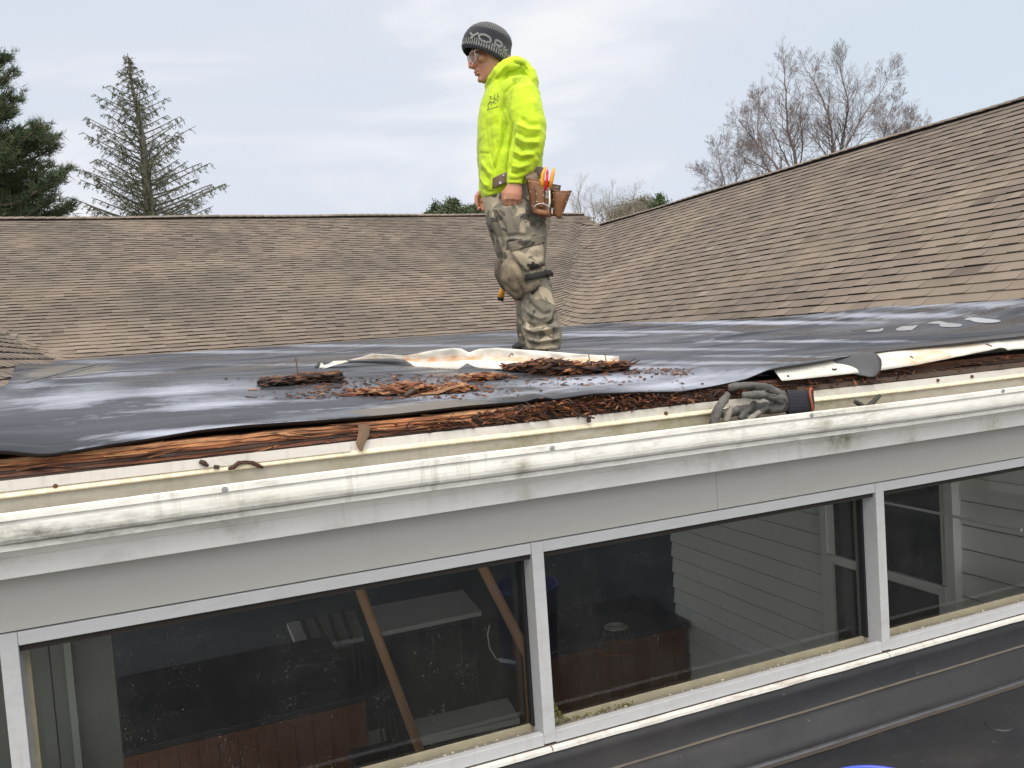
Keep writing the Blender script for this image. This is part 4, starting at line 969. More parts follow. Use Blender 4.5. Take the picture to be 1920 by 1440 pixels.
# hood: a thick rolled collar rising round the back of the head, and the bag behind
loop = [(914, 161, -.01, .017), (921, 150, -.06, .028), (934, 137, -.095, .036), (950, 126, -.105, .041), (967, 121, -.085, .043), (981, 126, -.03, .043), (984, 130, .04, .042), (972, 128, .11, .040), (952, 132, .14, .036), (932, 143, .12, .030), (919, 155, .06, .022), (914, 161, .0, .017)]
hd.tube([A(p[0], p[1], p[2]) for p in loop], [p[3] for p in loop], 14)
hd.tube([A(979, 129, .02), A(990, 143, .02), A(997, 160, .02), A(1001, 176, .02)], [(.04, .09), (.045, .10), (.035, .10), (.02, .08)], 14, flat=HR)
folds = [([(984, 153), (962, 158), (947, 175), (945, 195), (953, 216), (964, 239)], 2.0, -.0055),
         ([(975, 220), (990, 232), (1012, 236)], 4, -.010), ([(968, 232), (990, 243), (1016, 245)], 4, .010),
         ([(966, 246), (985, 256), (1014, 256)], 3.5, -.011), ([(964, 256), (984, 267), (1014, 267)], 4, .010),
         ([(962, 268), (980, 280), (1008, 277)], 3.5, -.011), ([(960, 282), (978, 291), (1004, 288)], 4, .009),
         ([(958, 294), (975, 302), (1002, 296)], 3, -.009), ([(955, 310), (975, 314), (998, 306)], 3.5, .007),
         ([(953, 322), (968, 326), (988, 320)], 3, -.009), ([(951, 336), (968, 338), (984, 334)], 2.5, -.005),
         ([(964, 239), (958, 270), (955, 300), (950, 330)], 4, -.014), ([(1000, 180), (1008, 215), (1012, 250)], 5, .005),
         ([(950, 180), (942, 210), (948, 250), (938, 300)], 5, -.008), ([(930, 185), (925, 230), (930, 290), (922, 330)], 5, .006),
         ([(915, 190), (910, 240), (912, 280)], 4, -.005), ([(940, 215), (936, 260), (945, 310)], 4, .007),
         ([(952, 225), (944, 262), (934, 300), (928, 322)], 3, -.008),
         ([(896, 287), (921, 287)], 1.4, -.004), ([(921, 287), (924, 303), (931, 322)], 1.6, -.005),
         ([(903, 300), (912, 315), (925, 330)], 3, .008), ([(900, 315), (910, 330), (920, 338)], 3, -.009), ([(899, 330), (908, 343), (918, 350)], 2.6, .008),
         ([(902, 352), (914, 360), (928, 358)], 2.2, -.006), ([(1005, 285), (1012, 300), (1010, 312)], 3, -.006),
         ([(962, 112), (968, 118), (985, 122), (992, 140)], 2.2, -.010), ([(953, 118), (942, 130), (930, 145), (922, 158)], 3, .006),
         ([(985, 118), (976, 130), (955, 138), (938, 152), (925, 164)], 2.6, -.012), ([(955, 150), (975, 146), (990, 150), (1003, 165)], 4, .006)]
nm = voxel(hd, .0062, 3, sculptor(folds, [(9, .007, (1, 1, .6)), (20, .0040, (1, 1, 1.3)), (42, .0016, (1, 1, 1.2))]))
bv = bvh_of(nm)
hoodie = place(nm, 'hoodie', M_NEON, person); hoodie['label'] = 'neon yellow hooded sweatshirt with smudged front'
logo = [[(919.5, 180), (919.8, 186)], [(918, 181), (921, 180.5)], [(927.5, 177), (926.5, 184.5), (924.5, 184)], [(932.5, 175.5), (933, 182), (935, 181)], [(923, 186), (924, 185.7)],
        [(914, 198), (919, 190.5), (924, 193), (929.5, 184.5), (934, 191)], [(915.5, 199), (915.5, 203)], [(920, 193), (921.5, 199)],
        [(925, 192), (927, 191.6)], [(928, 191.4), (930, 191)], [(925.4, 194.6), (927.2, 194.2)], [(928.3, 194), (930.3, 193.6)], [(912.7, 206.3), (916, 205.3)], [(916.8, 205), (920, 204)], [(921, 203.7), (924, 202.6)], [(925, 202.3), (928.5, 201.2)], [(929.3, 201), (934, 199.4)]]
strokes(bv, logo, 1.15, 'chest_print', M_PRINT, hoodie, .002)
strokes(bv, [[(895, 287), (908, 286.6), (921, 287)], [(921, 287), (924, 303), (931, 322)], [(984, 153), (962, 158), (947, 175), (945, 195), (953, 216), (964, 239)]], .7, 'seam_line', M_SEAMN, hoodie, .001)
# ---- camouflage trousers
pn = MB()
rings(pn, [(352, 908, 1008, .145, -3), (366, 907, 1018, .16, -2), (382, 907, 1028, .17), (400, 909, 1034, .175), (418, 913, 1033, .17), (434, 918, 1028, .16)], .03)
rings(pn, [(372, 950, 1005, .05), (384, 928, 1024, .085), (394, 918, 1032, .10), (415, 920, 1033, .11), (440, 930, 1025, .112), (462, 941, 1023, .11), (485, 946, 1022, .105), (505, 948, 1024, .10), (520, 955, 1029, .098), (540, 966, 1034, .092), (560, 975, 1038, .09), (582, 977, 1043, .092), (604, 976, 1049, .095), (625, 980, 1053, .098), (642, 985, 1053, .094), (655, 989, 1050, .088)], -.085)
rings(pn, [(372, 930, 985, .05), (384, 914, 996, .085), (394, 910, 1000, .10), (415, 911, 1000, .11), (440, 918, 1005, .112), (470, 928, 1005, .11), (500, 939, 1005, .10), (530, 952, 1012, .095), (560, 966, 1018, .09), (590, 966, 1022, .092), (615, 969, 1024, .094), (640, 972, 1020, .09), (648, 974, 1018, .085)], .115)
folds = [([(947, 452), (963, 448), (985, 452), (1000, 440), (1020, 444)], 3, .010), ([(950, 468), (975, 470), (1000, 458), (1020, 460)], 2.5, -.008), ([(945, 445), (968, 440), (990, 442)], 3, -.008),
         ([(990, 400), (1000, 420), (1018, 436)], 3.5, -.012), ([(1000, 395), (1012, 412), (1030, 425)], 3, .010), ([(975, 395), (988, 420), (1002, 445)], 3.5, .009), ([(930, 400), (945, 425), (948, 450)], 4, -.008),
         ([(918, 385), (930, 420), (940, 460)], 3, -.010), ([(955, 385), (965, 405), (970, 430)], 4, .006),
         ([(985, 470), (1000, 480), (1018, 476)], 3, -.010), ([(990, 490), (1005, 495), (1020, 488)], 3, .010), ([(990, 503), (1005, 505), (1024, 498)], 3, -.010),
         ([(985, 560), (1000, 575), (1020, 590), (1035, 585)], 3.2, -.010), ([(980, 575), (995, 590), (1015, 598), (1028, 590)], 3, .010), ([(1010, 545), (1022, 565), (1030, 590)], 3, .008),
         ([(1000, 545), (992, 565), (985, 590)], 3, -.007), ([(978, 600), (1000, 612), (1020, 610), (1045, 600)], 3, -.013), ([(980, 612), (1000, 622), (1025, 618), (1050, 612)], 3.2, .014),
         ([(984, 624), (1005, 632), (1030, 628), (1052, 622)], 3, -.014), ([(986, 634), (1008, 640), (1035, 636), (1052, 634)], 3, .013), ([(990, 644), (1012, 649), (1035, 645), (1052, 643)], 2.6, -.012),
         ([(1030, 530), (1034, 560), (1042, 590)], 3, .006), ([(968, 590), (975, 600), (978, 612)], 3, -.010), ([(972, 622), (980, 632), (984, 642)], 3, -.009)]
nm = voxel(pn, .0068, 3, sculptor(folds, [(8, .010, (1, 1, .8)), (20, .0035, (1, 1, .8))]))
bp_ = bvh_of(nm)
pants = place(nm, 'trousers', M_CAMO, person); pants['label'] = 'faded camouflage cargo trousers bunched at the ankles'
# cargo pocket and flap
def patch(bvh, poly, off, th, name, mat, parent, nx=10, ny=8, bulge=.0):
    (a, b_, c_, d_) = poly; P = []
    for i in range(nx+1):
        row = []
        for j in range(ny+1):
            s, t = i/nx, j/ny
            px = (a[0]*(1-s)+b_[0]*s)*(1-t)+(d_[0]*(1-s)+c_[0]*s)*t; py = (a[1]*(1-s)+b_[1]*s)*(1-t)+(d_[1]*(1-s)+c_[1]*s)*t
            d = Vector(ray(px, py)).normalized(); h = bvh.ray_cast(Vector((0, 0, 0)), d)
            p = h[0] if h[0] is not None else (row[-1] if row else A(px, py, -.15))
            row.append(p-d*(off+bulge*sin(pi*s)*sin(pi*t)))
        P.append(row)
    mb = MB(); mb.sheet(P); o = mb.build(name, mat, parent, smooth=True); solid(o, th, 0); return o
pk = patch(bp_, ((955, 470), (1019, 455), (1020, 497), (985, 508)), .010, .008, 'cargo_pocket', M_CAMO, pants, bulge=.012)
patch(bp_, ((950, 455), (1020, 439), (1021, 455), (958, 472)), .018, .006, 'pocket_flap', M_CAMO, pants, 12, 5, bulge=.006)
# ---- knee pads
for (dx, dy, b, lab) in ((0, 0, -.10, None), (-13, -10, .13, None)):
    kp = MB()
    limb(kp, [(983+dx, 483+dy, b+.0, .040, .055), (972+dx, 490+dy, b, .070, .080), (967+dx, 505+dy, b, .078, .092), (967+dx, 521+dy, b, .079, .094), (974+dx, 537+dy, b, .073, .086), (984+dx, 549+dy, b, .060, .072), (991+dx, 556+dy, b, .03, .04)], 18)
    nm = voxel(kp, .008, 2, sculptor([([(958, 494), (975, 520), (988, 548)], 6, .008), ([(944, 530), (958, 546), (972, 553)], 2.5, -.009)] if dx == 0 else [], [(22, .002, (1, 1, 1))]))
    kpo = place(nm, 'knee_pad', M_PAD, person)
    if dx == 0:
        mb = MB(); mb.tube([A(985, 521, b-.098), A(1000, 518, b-.108), A(1018, 514, b-.09), A(1029, 512, b-.03), A(1031, 513, b+.04)], [(.017, .004)]*5, 8, flat=ZV); mb.tube([A(1022, 511, b-.07), A(1031, 511, b-.06), A(1037, 516, b-.05)], [(.014, .004), (.016, .004), (.008, .003)], 8, flat=ZV)
        mb.build('strap', M_BLACKW, kpo, smooth=True)
        mb = MB(); mb.tube([A(983, 545, b-.092), A(997, 538, b-.104), A(1012, 530, b-.10)], [(.020, .005), (.022, .005), (.014, .004)], 8, flat=ZV); mb.build('side_tab', M_PAD, kpo, smooth=True)
# ---- shoes
for (cx, cy, b, toe) in ((1004, 656, -.085, 0), (985, 652, .115, 0)):
    mb = MB(); mb.tube([A(cx+22, cy-3, b), A(cx+10, cy-5, b), A(cx-4, cy-4, b), A(cx-16, cy-1.5, b), A(cx-25, cy, b)], [(.030, .035), (.042, .042), (.036, .044), (.024, .042), (.010, .028)], 14, flat=ZV)
    sh = mb.build('shoe', simple('shoe_black', (.02, .018, .018), .6) if b < 0 else bpy.data.materials['shoe_black'], person, smooth=True)
    mb = MB(); mb.tube([A(cx+24, cy+1.5, b), A(cx, cy+1.5, b), A(cx-24, cy+2.5, b)], [(.006, .038), (.007, .044), (.005, .032)], 10, flat=ZV); mb.build('sole', bpy.data.materials['shoe_black'], sh)
    mb = MB()
    for q in range(4): mb.tube([A(cx-4-q*4, cy-6+q*1.2, b-.03), A(cx-4-q*4, cy-9+q*1.6, b), A(cx-4-q*4, cy-6+q*1.2, b+.03)], .003, 5)
    mb.build('lace', M_PUD if False else simple('lace_grey', (.25, .25, .25), .7) if b < 0 else bpy.data.materials['lace_grey'], sh)
# ---- tool belt (worn), with pouches; the tools are things of their own
tb = empty('tool_belt', A(1010, 360, -.15), 'worn brown leather tool belt with pouches round the roofer\'s waist', 'tool belt')
mb = MB(); P = []
belt = [(915, 350, -.03), (917, 347, -.09), (926, 343, -.145), (940, 336, -.168), (955, 330, -.165), (972, 325, -.165), (990, 321, -.170), (1006, 320, -.135), (1018, 321, -.06), (1022, 324, .04), (1012, 328, .15), (985, 333, .21), (950, 340, .235), (920, 350, .20), (911, 353, .10), (913, 351, .02)]
for i, (a, b_, d) in enumerate(belt):
    hh = .027 if 0 < i < 6 else .024
    P.append([A(a, b_, d)+ZV*hh, A(a, b_, d)-FH*.0+ZV*0, A(a, b_, d)-ZV*hh])
mb.sheet(P); o = mb.build('belt_strap', M_LEAD, tb, smooth=True); solid(o, .005, 0)
m = o.modifiers.new('s', 'SUBSURF'); m.levels = 2; m.render_levels = 2
mb = MB(); c = A(938, 343, -.174); mb.tube([c, c-FH*.005], [.007, .006], 10); mb.build('eyelet', mscr, tb); mb = MB(); c2 = A(944, 329, -.175); mb.tube([c2, c2-FH*.004], [.004, .004], 8); mb.build('eyelet', mscr, tb)
def pouch(name, outline_t, outline_b, b, thick, mat):
    """a leather pocket: top edge left-right, bottom edge left-right (px), bulging towards the viewer"""
    mb = MB(); n1 = 12; n2 = 10; P = []
    for i in range(n1+1):
        s = i/n1; row = []
        for j in range(n2+1):
            t = j/n2; xt = outline_t[0][0]*(1-s)+outline_t[1][0]*s; yt = outline_t[0][1]*(1-s)+outline_t[1][1]*s+2*sin(pi*s)
            xb = outline_b[0][0]*(1-s)+outline_b[1][0]*s; yb = outline_b[0][1]*(1-s)+outline_b[1][1]*s+4*sin(pi*s)
            bul = thick*(1-(2*s-1)**4)**.5*(1-.55*t**2)
            row.append(A(xt+(xb-xt)*t, yt+(yb-yt)*t, b-bul))
        P.append(row)
    mb.sheet(P)
    Q = [[A(outline_t[0][0]*(1-s)+outline_t[1][0]*s+((outline_b[0][0]*(1-s)+outline_b[1][0]*s)-(outline_t[0][0]*(1-s)+outline_t[1][0]*s))*t, outline_t[0][1]*(1-s)+outline_t[1][1]*s+((outline_b[0][1]*(1-s)+outline_b[1][1]*s)-(outline_t[0][1]*(1-s)+outline_t[1][1]*s))*t+4*sin(pi*s)*t, b) for t in (0, .5, 1)] for s in [i/8 for i in range(9)]]
    mb2 = MB(); mb.sheet(Q)
    o = mb.build(name, mat, tb, smooth=True); solid(o, .004, 0)
    rim = MB(); rim.tube([r[0] for r in P], .004, 6); rim.build('rim', M_LEAD if mat is M_LEAD else M_LEA, o, smooth=True)
    for e_ in (1, n1-1):
        for t in (.12, .45, .8):
            rv = MB(); k = int(t*n2); rv.ball(P[e_][k]-FH*.003, .0032, 8, 6)
            rv.build('rivet', bpy.data.materials['rivet_brass'] if 'rivet_brass' in bpy.data.materials else simple('rivet_brass', (.7, .55, .35), .3, Metallic=.9), o, smooth=True)
    return o
pouch('back_pouch', ((985, 330), (1051, 349)), ((1000, 392), (1046, 385)), -.19, .030, M_LEAD)
pouch('pouch', ((987, 333), (1036, 341)), ((997, 398), (1033, 407)), -.205, .045, M_LEA)
pouch('pouch', ((1034, 357), (1071, 358)), ((1037, 399), (1052, 409)), -.19, .065, M_LEA)
pouch('small_pocket', ((1003, 349), (1021, 352)), ((1006, 384), (1020, 387)), -.258, .014, M_LEA)
mb = MB(); mb.tube([A(990, 321, -.20), A(996, 330, -.225), A(1004, 345, -.235)], [(.022, .004), (.032, .004), (.026, .004)], 10, flat=HR); mb.build('hanger_flap', M_LEAD, tb, smooth=True)
mb = MB(); mb.tube([A(999, 393, -.262)]+[A(1015-14*cos(q), 391-9*sin(q), -.275) for q in [i*.3+.2 for i in range(10)]]+[A(1030, 394, -.262)], .0024, 8); mb.build('hammer_loop', mscr, tb, smooth=True)
mb = MB(); mb.box(tuple(A(999, 399, -.27)-Vector((0, 0, 0))), tuple(A(999, 399, -.27)+Vector((.001, .001, .001))))
mb = MB(); mb.tube([A(1001, 395, -.264), A(1015, 398, -.268), A(1030, 400, -.262)], [(.012, .004)]*3, 8, flat=ZV); mb.build('loop_strap', M_LEA, tb, smooth=True)
mb = MB(); mb.tube([A(1030, 357, -.262), A(1031, 378, -.268), A(1028, 396, -.262)], [(.005, .003)]*3, 8); mb.build('white_clip', simple('nylon_white', (.6, .57, .5), .5), tb, smooth=True)
yel = simple('yellow_grip', (.75, .34, .03), .4, .08); red = simple('red_plastic', (.72, .02, .02), .3, .05)
pl = empty('pliers', A(1028, 350, -.25), 'pliers with two yellow grips standing in the leather tool pouch', 'pliers')
mb = MB(); mb.tube([A(1018, 352, -.25), A(1016.5, 340, -.252), A(1018, 326, -.255), A(1023, 313, -.255)], [(.009, .007), (.012, .009), (.010, .008), (.006, .005)], 10); mb.build('grip', yel, pl, smooth=True)
mb = MB(); mb.tube([A(1031, 352, -.25), A(1034, 338, -.252), A(1037, 324, -.255), A(1038.5, 315, -.255)], [(.009, .007), (.011, .009), (.009, .008), (.006, .005)], 10); mb.build('grip', yel, pl, smooth=True)
mb = MB(); mb.tube([A(1018, 351, -.25), A(1025, 362, -.245), A(1024, 372, -.24)], .007, 8); mb.tube([A(1031, 351, -.25), A(1025, 362, -.243), A(1026, 372, -.24)], .007, 8); mb.build('jaws', mscr, pl)
mk = empty('marker_pen', A(1025, 356, -.27), 'red marker pen upright between the yellow plier grips', 'marker')
mb = MB(); mb.tube([A(1023.5, 357, -.272), A(1025.5, 336, -.275), A(1026, 327, -.275)], [.0075, .0075, .0075], 10); mb.build('barrel', red, mk, smooth=True)
mb = MB(); mb.tube([A(1026, 327, -.275), A(1026.4, 320, -.275)], [.0062, .0058], 10); mb.tube([A(1026.4, 320, -.275), A(1026.6, 317, -.275)], [.003, .003], 8); mb.build('cap', red, mk, smooth=True)
hmr = empty('hammer', A(947, 550, .26), 'hammer hanging handle down behind the roofer\'s knee pad, yellow grip showing', 'hammer')
mb = MB(); mb.tube([A(962, 478, .27), A(955, 510, .25), A(947, 532, .24), A(941, 548, .24), A(939, 558, .24)], [(.010, .008), (.013, .010), (.016, .012), (.017, .013), (.019, .014)], 12); mb.build('handle', yel, hmr, smooth=True)
mb = MB(); mb.tube([A(939, 558, .24), A(938, 564, .24)], [(.020, .015), (.018, .013)], 12); mb.build('butt_cap', M_BLACKW, hmr, smooth=True)
mb = MB(); mb.tube([A(948, 428, .27), A(965, 430, .27), A(980, 428, .27)], [(.014, .014), (.012, .012), (.013, .013)], 10); mb.tube([A(963, 430, .27), A(962, 478, .27)], [.008, .008], 8); mb.build('head', mscr, hmr, smooth=True)
# ================================================================== gloves, torn metal, rotten wood, bucket
x = NT('glove_coating'); c = x.mix(x.ramp(x.noise(14, 5, .65), [(.4, 0.0), (.7, 1.0)]), (.050, .050, .048), (.135, .13, .12)); M_GLV = x.set(c, .75, x.bump(x.noise(220, 4, .7), .5, .0015))
M_GLVP = simple('glove_worn', (.20, .18, .16), .85, .35, 30); M_GKN = simple('glove_knit', (.018, .019, .028), .95, .2, 200, .8, 220, .002)
gv = empty('work_glove', onY(1450, 775, 2.25), 'dark grey coated work glove with brown cuff band lying over the gutter', 'glove', 'work gloves in the gutter')
def G(pts, r): return ([onY(p[0], p[1], p[2]) for p in pts], r)
def gadd(mb, pts, r): mb.tube([onY(p[0], p[1], p[2]) for p in pts], [k*1.04 for k in r], 14)
mb = MB()
gadd(mb, [(1366, 728, 2.33), (1388, 724, 2.31), (1415, 724, 2.29), (1445, 731, 2.27), (1475, 745, 2.26)], [.010, .0125, .013, .014, .020])
gadd(mb, [(1391, 741, 2.24), (1408, 740, 2.235), (1432, 741, 2.23), (1458, 748, 2.235), (1482, 755, 2.25)], [.0095, .0118, .0125, .014, .018])
gadd(mb, [(1484, 756, 2.25), (1462, 762, 2.255), (1440, 768, 2.25)], [.0215, .021, .014])
gadd(mb, [(1368, 738, 2.265), (1358, 748, 2.27), (1348, 764, 2.27), (1341, 782, 2.27), (1338, 800, 2.27)], [.0105, .0135, .0150, .0155, .015])
gadd(mb, [(1352, 775, 2.28), (1375, 772, 2.28), (1400, 768, 2.28), (1440, 765, 2.27), (1480, 758, 2.26)], [.015, .015, .017, .020, .0195])
gadd(mb, [(1416, 755, 2.255), (1402, 768, 2.25), (1386, 786, 2.245)], [.0095, .0105, .0105])
gadd(mb, [(1439, 763, 2.245), (1424, 773, 2.24), (1404, 788, 2.235)], [.0088, .0098, .0098])
nm = voxel(mb, .0032, 3, sculptor([([(1420, 733), (1440, 738), (1462, 745)], 1.8, -.004), ([(1352, 760), (1347, 757), (1341, 762)], 1.5, -.002), ([(1395, 732), (1412, 733)], 1.4, -.002), ([(1468, 748), (1476, 760), (1470, 772)], 2, -.003)], [(60, .0030, (1, 1, 1)), (25, .0045, (1, 1, 1)), (130, .0012, (1, 1, 1))]))
place(nm, 'coated_hand', M_GLV, gv)
mb = MB()
gadd(mb, [(1372, 762, 2.262), (1366, 776, 2.258), (1362, 792, 2.255)], [.008, .010, .010]); gadd(mb, [(1424, 772, 2.232), (1410, 783, 2.228), (1400, 792, 2.225)], [.008, .0095, .009])
nm = voxel(mb, .003, 2, sculptor([], [(90, .002, (1, 1, 1))])); place(nm, 'worn_fingertip', M_GLVP, gv)
mb = MB(); L = []
for i in range(13):
    t = i/12; a = onY(1474+48*t, 732+2*t, 2.25); b = onY(1476+47*t, 779-4*t+0*t, 2.235); c = (a+b)/2; h = (a-b).length/2
    L.append((c, h))
n = 60; vs = []
for c, h in L:
    for k in range(n):
        q = 2*pi*k/n; rib = 1+.03*cos(20*q); vs.append(c+Vector((0, 0, 1))*h*cos(q)*rib+Vector((.25, 1, 0)).normalized()*.017*sin(q)*rib)
mb.add(vs, [(i*n+k, i*n+(k+1) % n, (i+1)*n+(k+1) % n, (i+1)*n+k) for i in range(12) for k in range(n)]); mb.build('knit_cuff', M_GKN, gv, smooth=True)
mb = MB(); rb = []
for k in range(25):
    q = 2*pi*k/24; rb.append(onY(1521+2.5*sin(q*2), 752-23.5*cos(q), 2.237+.017*sin(q)))
mb.tube(rb, .0042, 8, cap=False); mb.build('cuff_band', simple('cuff_band', (.30, .075, .03), .6, .15, 60), gv, smooth=True)
g2 = empty('work_glove', onY(1626, 760, 2.27), 'dark green grey glove almost hidden in the gutter, two fingertips showing', 'glove', 'work gloves in the gutter')
mb = MB(); gadd(mb, [(1602, 752, 2.26), (1612, 758, 2.26), (1625, 768, 2.26)], [.007, .009, .010]); gadd(mb, [(1650, 741, 2.28), (1641, 750, 2.275), (1628, 762, 2.27), (1612, 772, 2.265)], [.0065, .0085, .010, .011])
mb.ball(onY(1622, 772, 2.27), (.04, .02, .014))
nm = voxel(mb, .003, 3); place(nm, 'coated_hand', simple('glove_green', (.035, .037, .03), .8, .3, 40), g2)
# ---- torn white drip edge still hanging at the right
x = NT('torn_metal'); c = x.mix(x.noise(6, 6, .65), (.42, .40, .35), (.80, .78, .73)); c = x.mix(x.ramp(x.noise(3.5, 6, .68, x.co((1, 2, 3))), [(.53, 0.0), (.68, .8)]), c, (.52, .33, .15))
c = x.mix(x.ramp(x.noise(18, 6, .7), [(.62, 0.0), (.72, .6)]), c, (.14, .09, .05)); c = x.mix(x.math('MULTIPLY', x.attr(), x.ramp(x.noise(7, 5, .7), [(.35, 0.0), (.6, 1.0)])), c, (.50, .25, .09)); M_TORN = x.set(c, .5, x.bump(x.noise(9, 5, .6), .35, .01))
def interp(pl, n):
    d = [0]
    for a, b in zip(pl, pl[1:]): d.append(d[-1]+math.hypot(b[0]-a[0], b[1]-a[1]))
    res = []
    for i in range(n+1):
        s = d[-1]*i/n; k = 0
        while k < len(pl)-2 and d[k+1] < s: k += 1
        t = (s-d[k])/(d[k+1]-d[k]+1e-9); res.append(tuple(pl[k][q]+(pl[k+1][q]-pl[k][q])*t for q in range(len(pl[0]))))
    return res
tp = interp([(1448, 691), (1500, 684), (1560, 673.5), (1640, 662.5), (1780, 646), (1856, 635), (1920, 632), (2060, 612), (2300, 580)], 90)
bt = interp([(1466, 714), (1500, 711), (1593, 701), (1654, 694), (1720, 684), (1800, 668), (1860, 656), (1881, 650.5), (1889, 658), (1894, 655), (1920, 654), (2060, 630), (2300, 596)], 90)
mb = MB(); P = []
for i in range(91):
    a, b = tp[i], bt[i]; row = []
    for j in range(6):
        t = j/5; Y = 2.365-.052*t-.004*sin(pi*t); jit = .5*fn(i*.5, j) if j == 5 else 0
        row.append(onY(a[0]+(b[0]-a[0])*t, a[1]+(b[1]-a[1])*t+jit-.7*sin(pi*t), Y+.003*fn(i*.2, j*.3)))
    row.insert(0, row[0]+Vector((0, .05, -.012)))
    P.append(row)
mb.sheet(P); de = mb.build('drip_edge', M_TORN, None, smooth=True); solid(de, .0016, 0)
bvd = BVHTree.FromPolygons([Vector(p) for p in mb.v], mb.f)
tag(de, 'torn white metal drip edge hanging loose over the rotten board at the right', 'drip edge')
x0b = simple('hole_black', (.01, .008, .006), .9)
dh = strokes(bvd, [[(1560, 692), (1564, 693), (1569, 692)], [(1476, 704), (1480, 706)]], 3.2, 'nail_hole', x0b, de, .003)
dr = strokes(bvd, [[(1706, 667), (1712, 671)], [(1848, 645), (1860, 649)]], 2.6, 'rust_mark', rust, de, .003)
mb = MB(); P = []     # flap of roofing folded over the metal
lt = interp([(1559, 672), (1566, 680), (1577, 691), (1592, 700), (1612, 704), (1630, 707)], 12); rt = interp([(1638, 661), (1646, 666), (1652, 674), (1653, 684), (1651, 695), (1641, 706)], 12)
for i in range(13):
    row = []
    for j in range(11):
        s = j/10; t = i/12; row.append(onY(lt[i][0]+(rt[i][0]-lt[i][0])*s, lt[i][1]+(rt[i][1]-lt[i][1])*s-2.2*sin(pi*s)*(t < .9), 2.36-.062*t-.006*sin(pi*s)-.003))
    P.append(row)
P.insert(0, [p+Vector((0, .12, .004)) for p in P[0]])
mb.sheet(P); fl = mb.build('roofing_flap', simple('roofing_rubber', (.055, .057, .062), .5, .2, 12), None, smooth=True); solid(fl, .003, 0)
tag(fl, 'grey rubber roofing flap folded over the white drip edge', 'roofing flap')
# ---- twisted flashing lying at the roofer's feet
up = interp([(655, 675), (672, 671), (697, 663), (720, 664), (760, 667), (785, 662), (815, 656), (850, 652), (866, 654), (880, 661.5), (889, 657), (900, 654), (930, 652), (965, 654.5), (1030, 659), (1090, 664), (1160, 668)], 110)
md = interp([(655, 676), (672, 675), (705, 674), (740, 675), (785, 676), (815, 674.5), (850, 672), (868, 671), (880, 674), (892, 672), (930, 671), (980, 674), (1030, 677), (1090, 676), (1162, 677)], 110)
lo = interp([(650, 677), (675, 678), (712, 680), (745, 682), (772, 685), (790, 690), (825, 691), (858, 694), (876, 681), (893, 689), (920, 692), (955, 693), (990, 691), (1040, 690), (1100, 686), (1162, 682)], 110)
dbase = [(a, hit_roof(a, b).dot(Vector(F_))-.01) for a, b in ((650, 679), (745, 684), (858, 694), (955, 694), (1162, 685))]
mb = MB(); P = []
for i in range(111):
    D = lerp(dbase, lo[i][0]); row = []
    for j in range(4): t = j/4; a, b = up[i], md[i]; row.append(atD(a[0]+(b[0]-a[0])*t, a[1]+(b[1]-a[1])*t, D+.045+.012*fn(i*.11, j)))
    for j in range(5): t = j/4; a, b = md[i], lo[i]; row.append(atD(a[0]+(b[0]-a[0])*t, a[1]+(b[1]-a[1])*t+.5*fn(i*.4, j), D+.04-.045*t+.01*fn(i*.15+5, j)))
    P.append(row)
mb.sheet(P); mb.t = [(.9 if k % 8 in (3, 4) else (.25 if k % 8 == 2 else 0)) for k in range(len(mb.f))]; fs_ = mb.build('flashing_strip', M_TORN, None, smooth=True); solid(fs_, .002, 0)
tag(fs_, "long crumpled white metal flashing with rust stains lying by the roofer's feet", 'metal flashing')
mb = MB()
a = [(589, 689), (598, 678), (604, 675.5)]; b = [(603, 689), (612, 686), (630, 678)]
DL = hit_roof(603, 690).dot(Vector(F_))-.01; DN = hit_roof(652, 678).dot(Vector(F_))-.02;
mb.sheet([[atD(p[0], p[1], DL+.03) for i, p in enumerate(interp(a, 6))], [atD(p[0], p[1], DL) for p in interp([(603, 690), (612, 681), (625, 677)], 6)]])
cl = mb.build('curled_end', simple('dark_metal_back', (.05, .055, .06), .4), fs_, smooth=True); solid(cl, .0015, 0)
mb = MB(); mb.sheet([[atD(p[0], p[1], DL+.02) for p in interp([(602, 680), (625, 677), (650, 676), (654, 678)], 10)], [atD(p[0], p[1], DL-.02) for p in interp([(598, 692), (612, 690), (630, 684), (652, 678)], 10)]]); o = mb.build('curled_tip', M_TORN, fs_, smooth=True); solid(o, .0015, 0)
mb = MB(); mb.sheet([[atD(p[0], p[1], lerp(dbase, p[0])-.02) for p in interp([(652, 676), (700, 672.5), (740, 672), (760, 675), (772, 683)], 16)], [atD(p[0], p[1], lerp(dbase, p[0])-.04) for p in interp([(652, 677), (700, 679), (735, 681), (757, 682), (772, 684)], 16)]]); o = mb.build('shaded_fold', bpy.data.materials['dark_metal_back'], fs_, smooth=True); solid(o, .0015, 0)
mb = MB(); mb.tube([hit_roof(600, 690, .002), hit_roof(670, 686.5, .002), hit_roof(736, 683, .002)], .0022, 5); mb.build('dark_line', bpy.data.materials['dark_metal_back'], fs_)  # thin dark line lying on the roof beside the strip
for (a, b, c, d) in ((960, 662, 954, 669), (960, 662, 962, 667), (1104, 663, 1105, 676), (1134, 664, 1137, 678)):
    mb = MB(); mb.tube([atD(a, b, lerp(dbase, a)-.01), atD(c, d, lerp(dbase, a)-.01)], .0022, 5); mb.build('nail', rust, fs_)
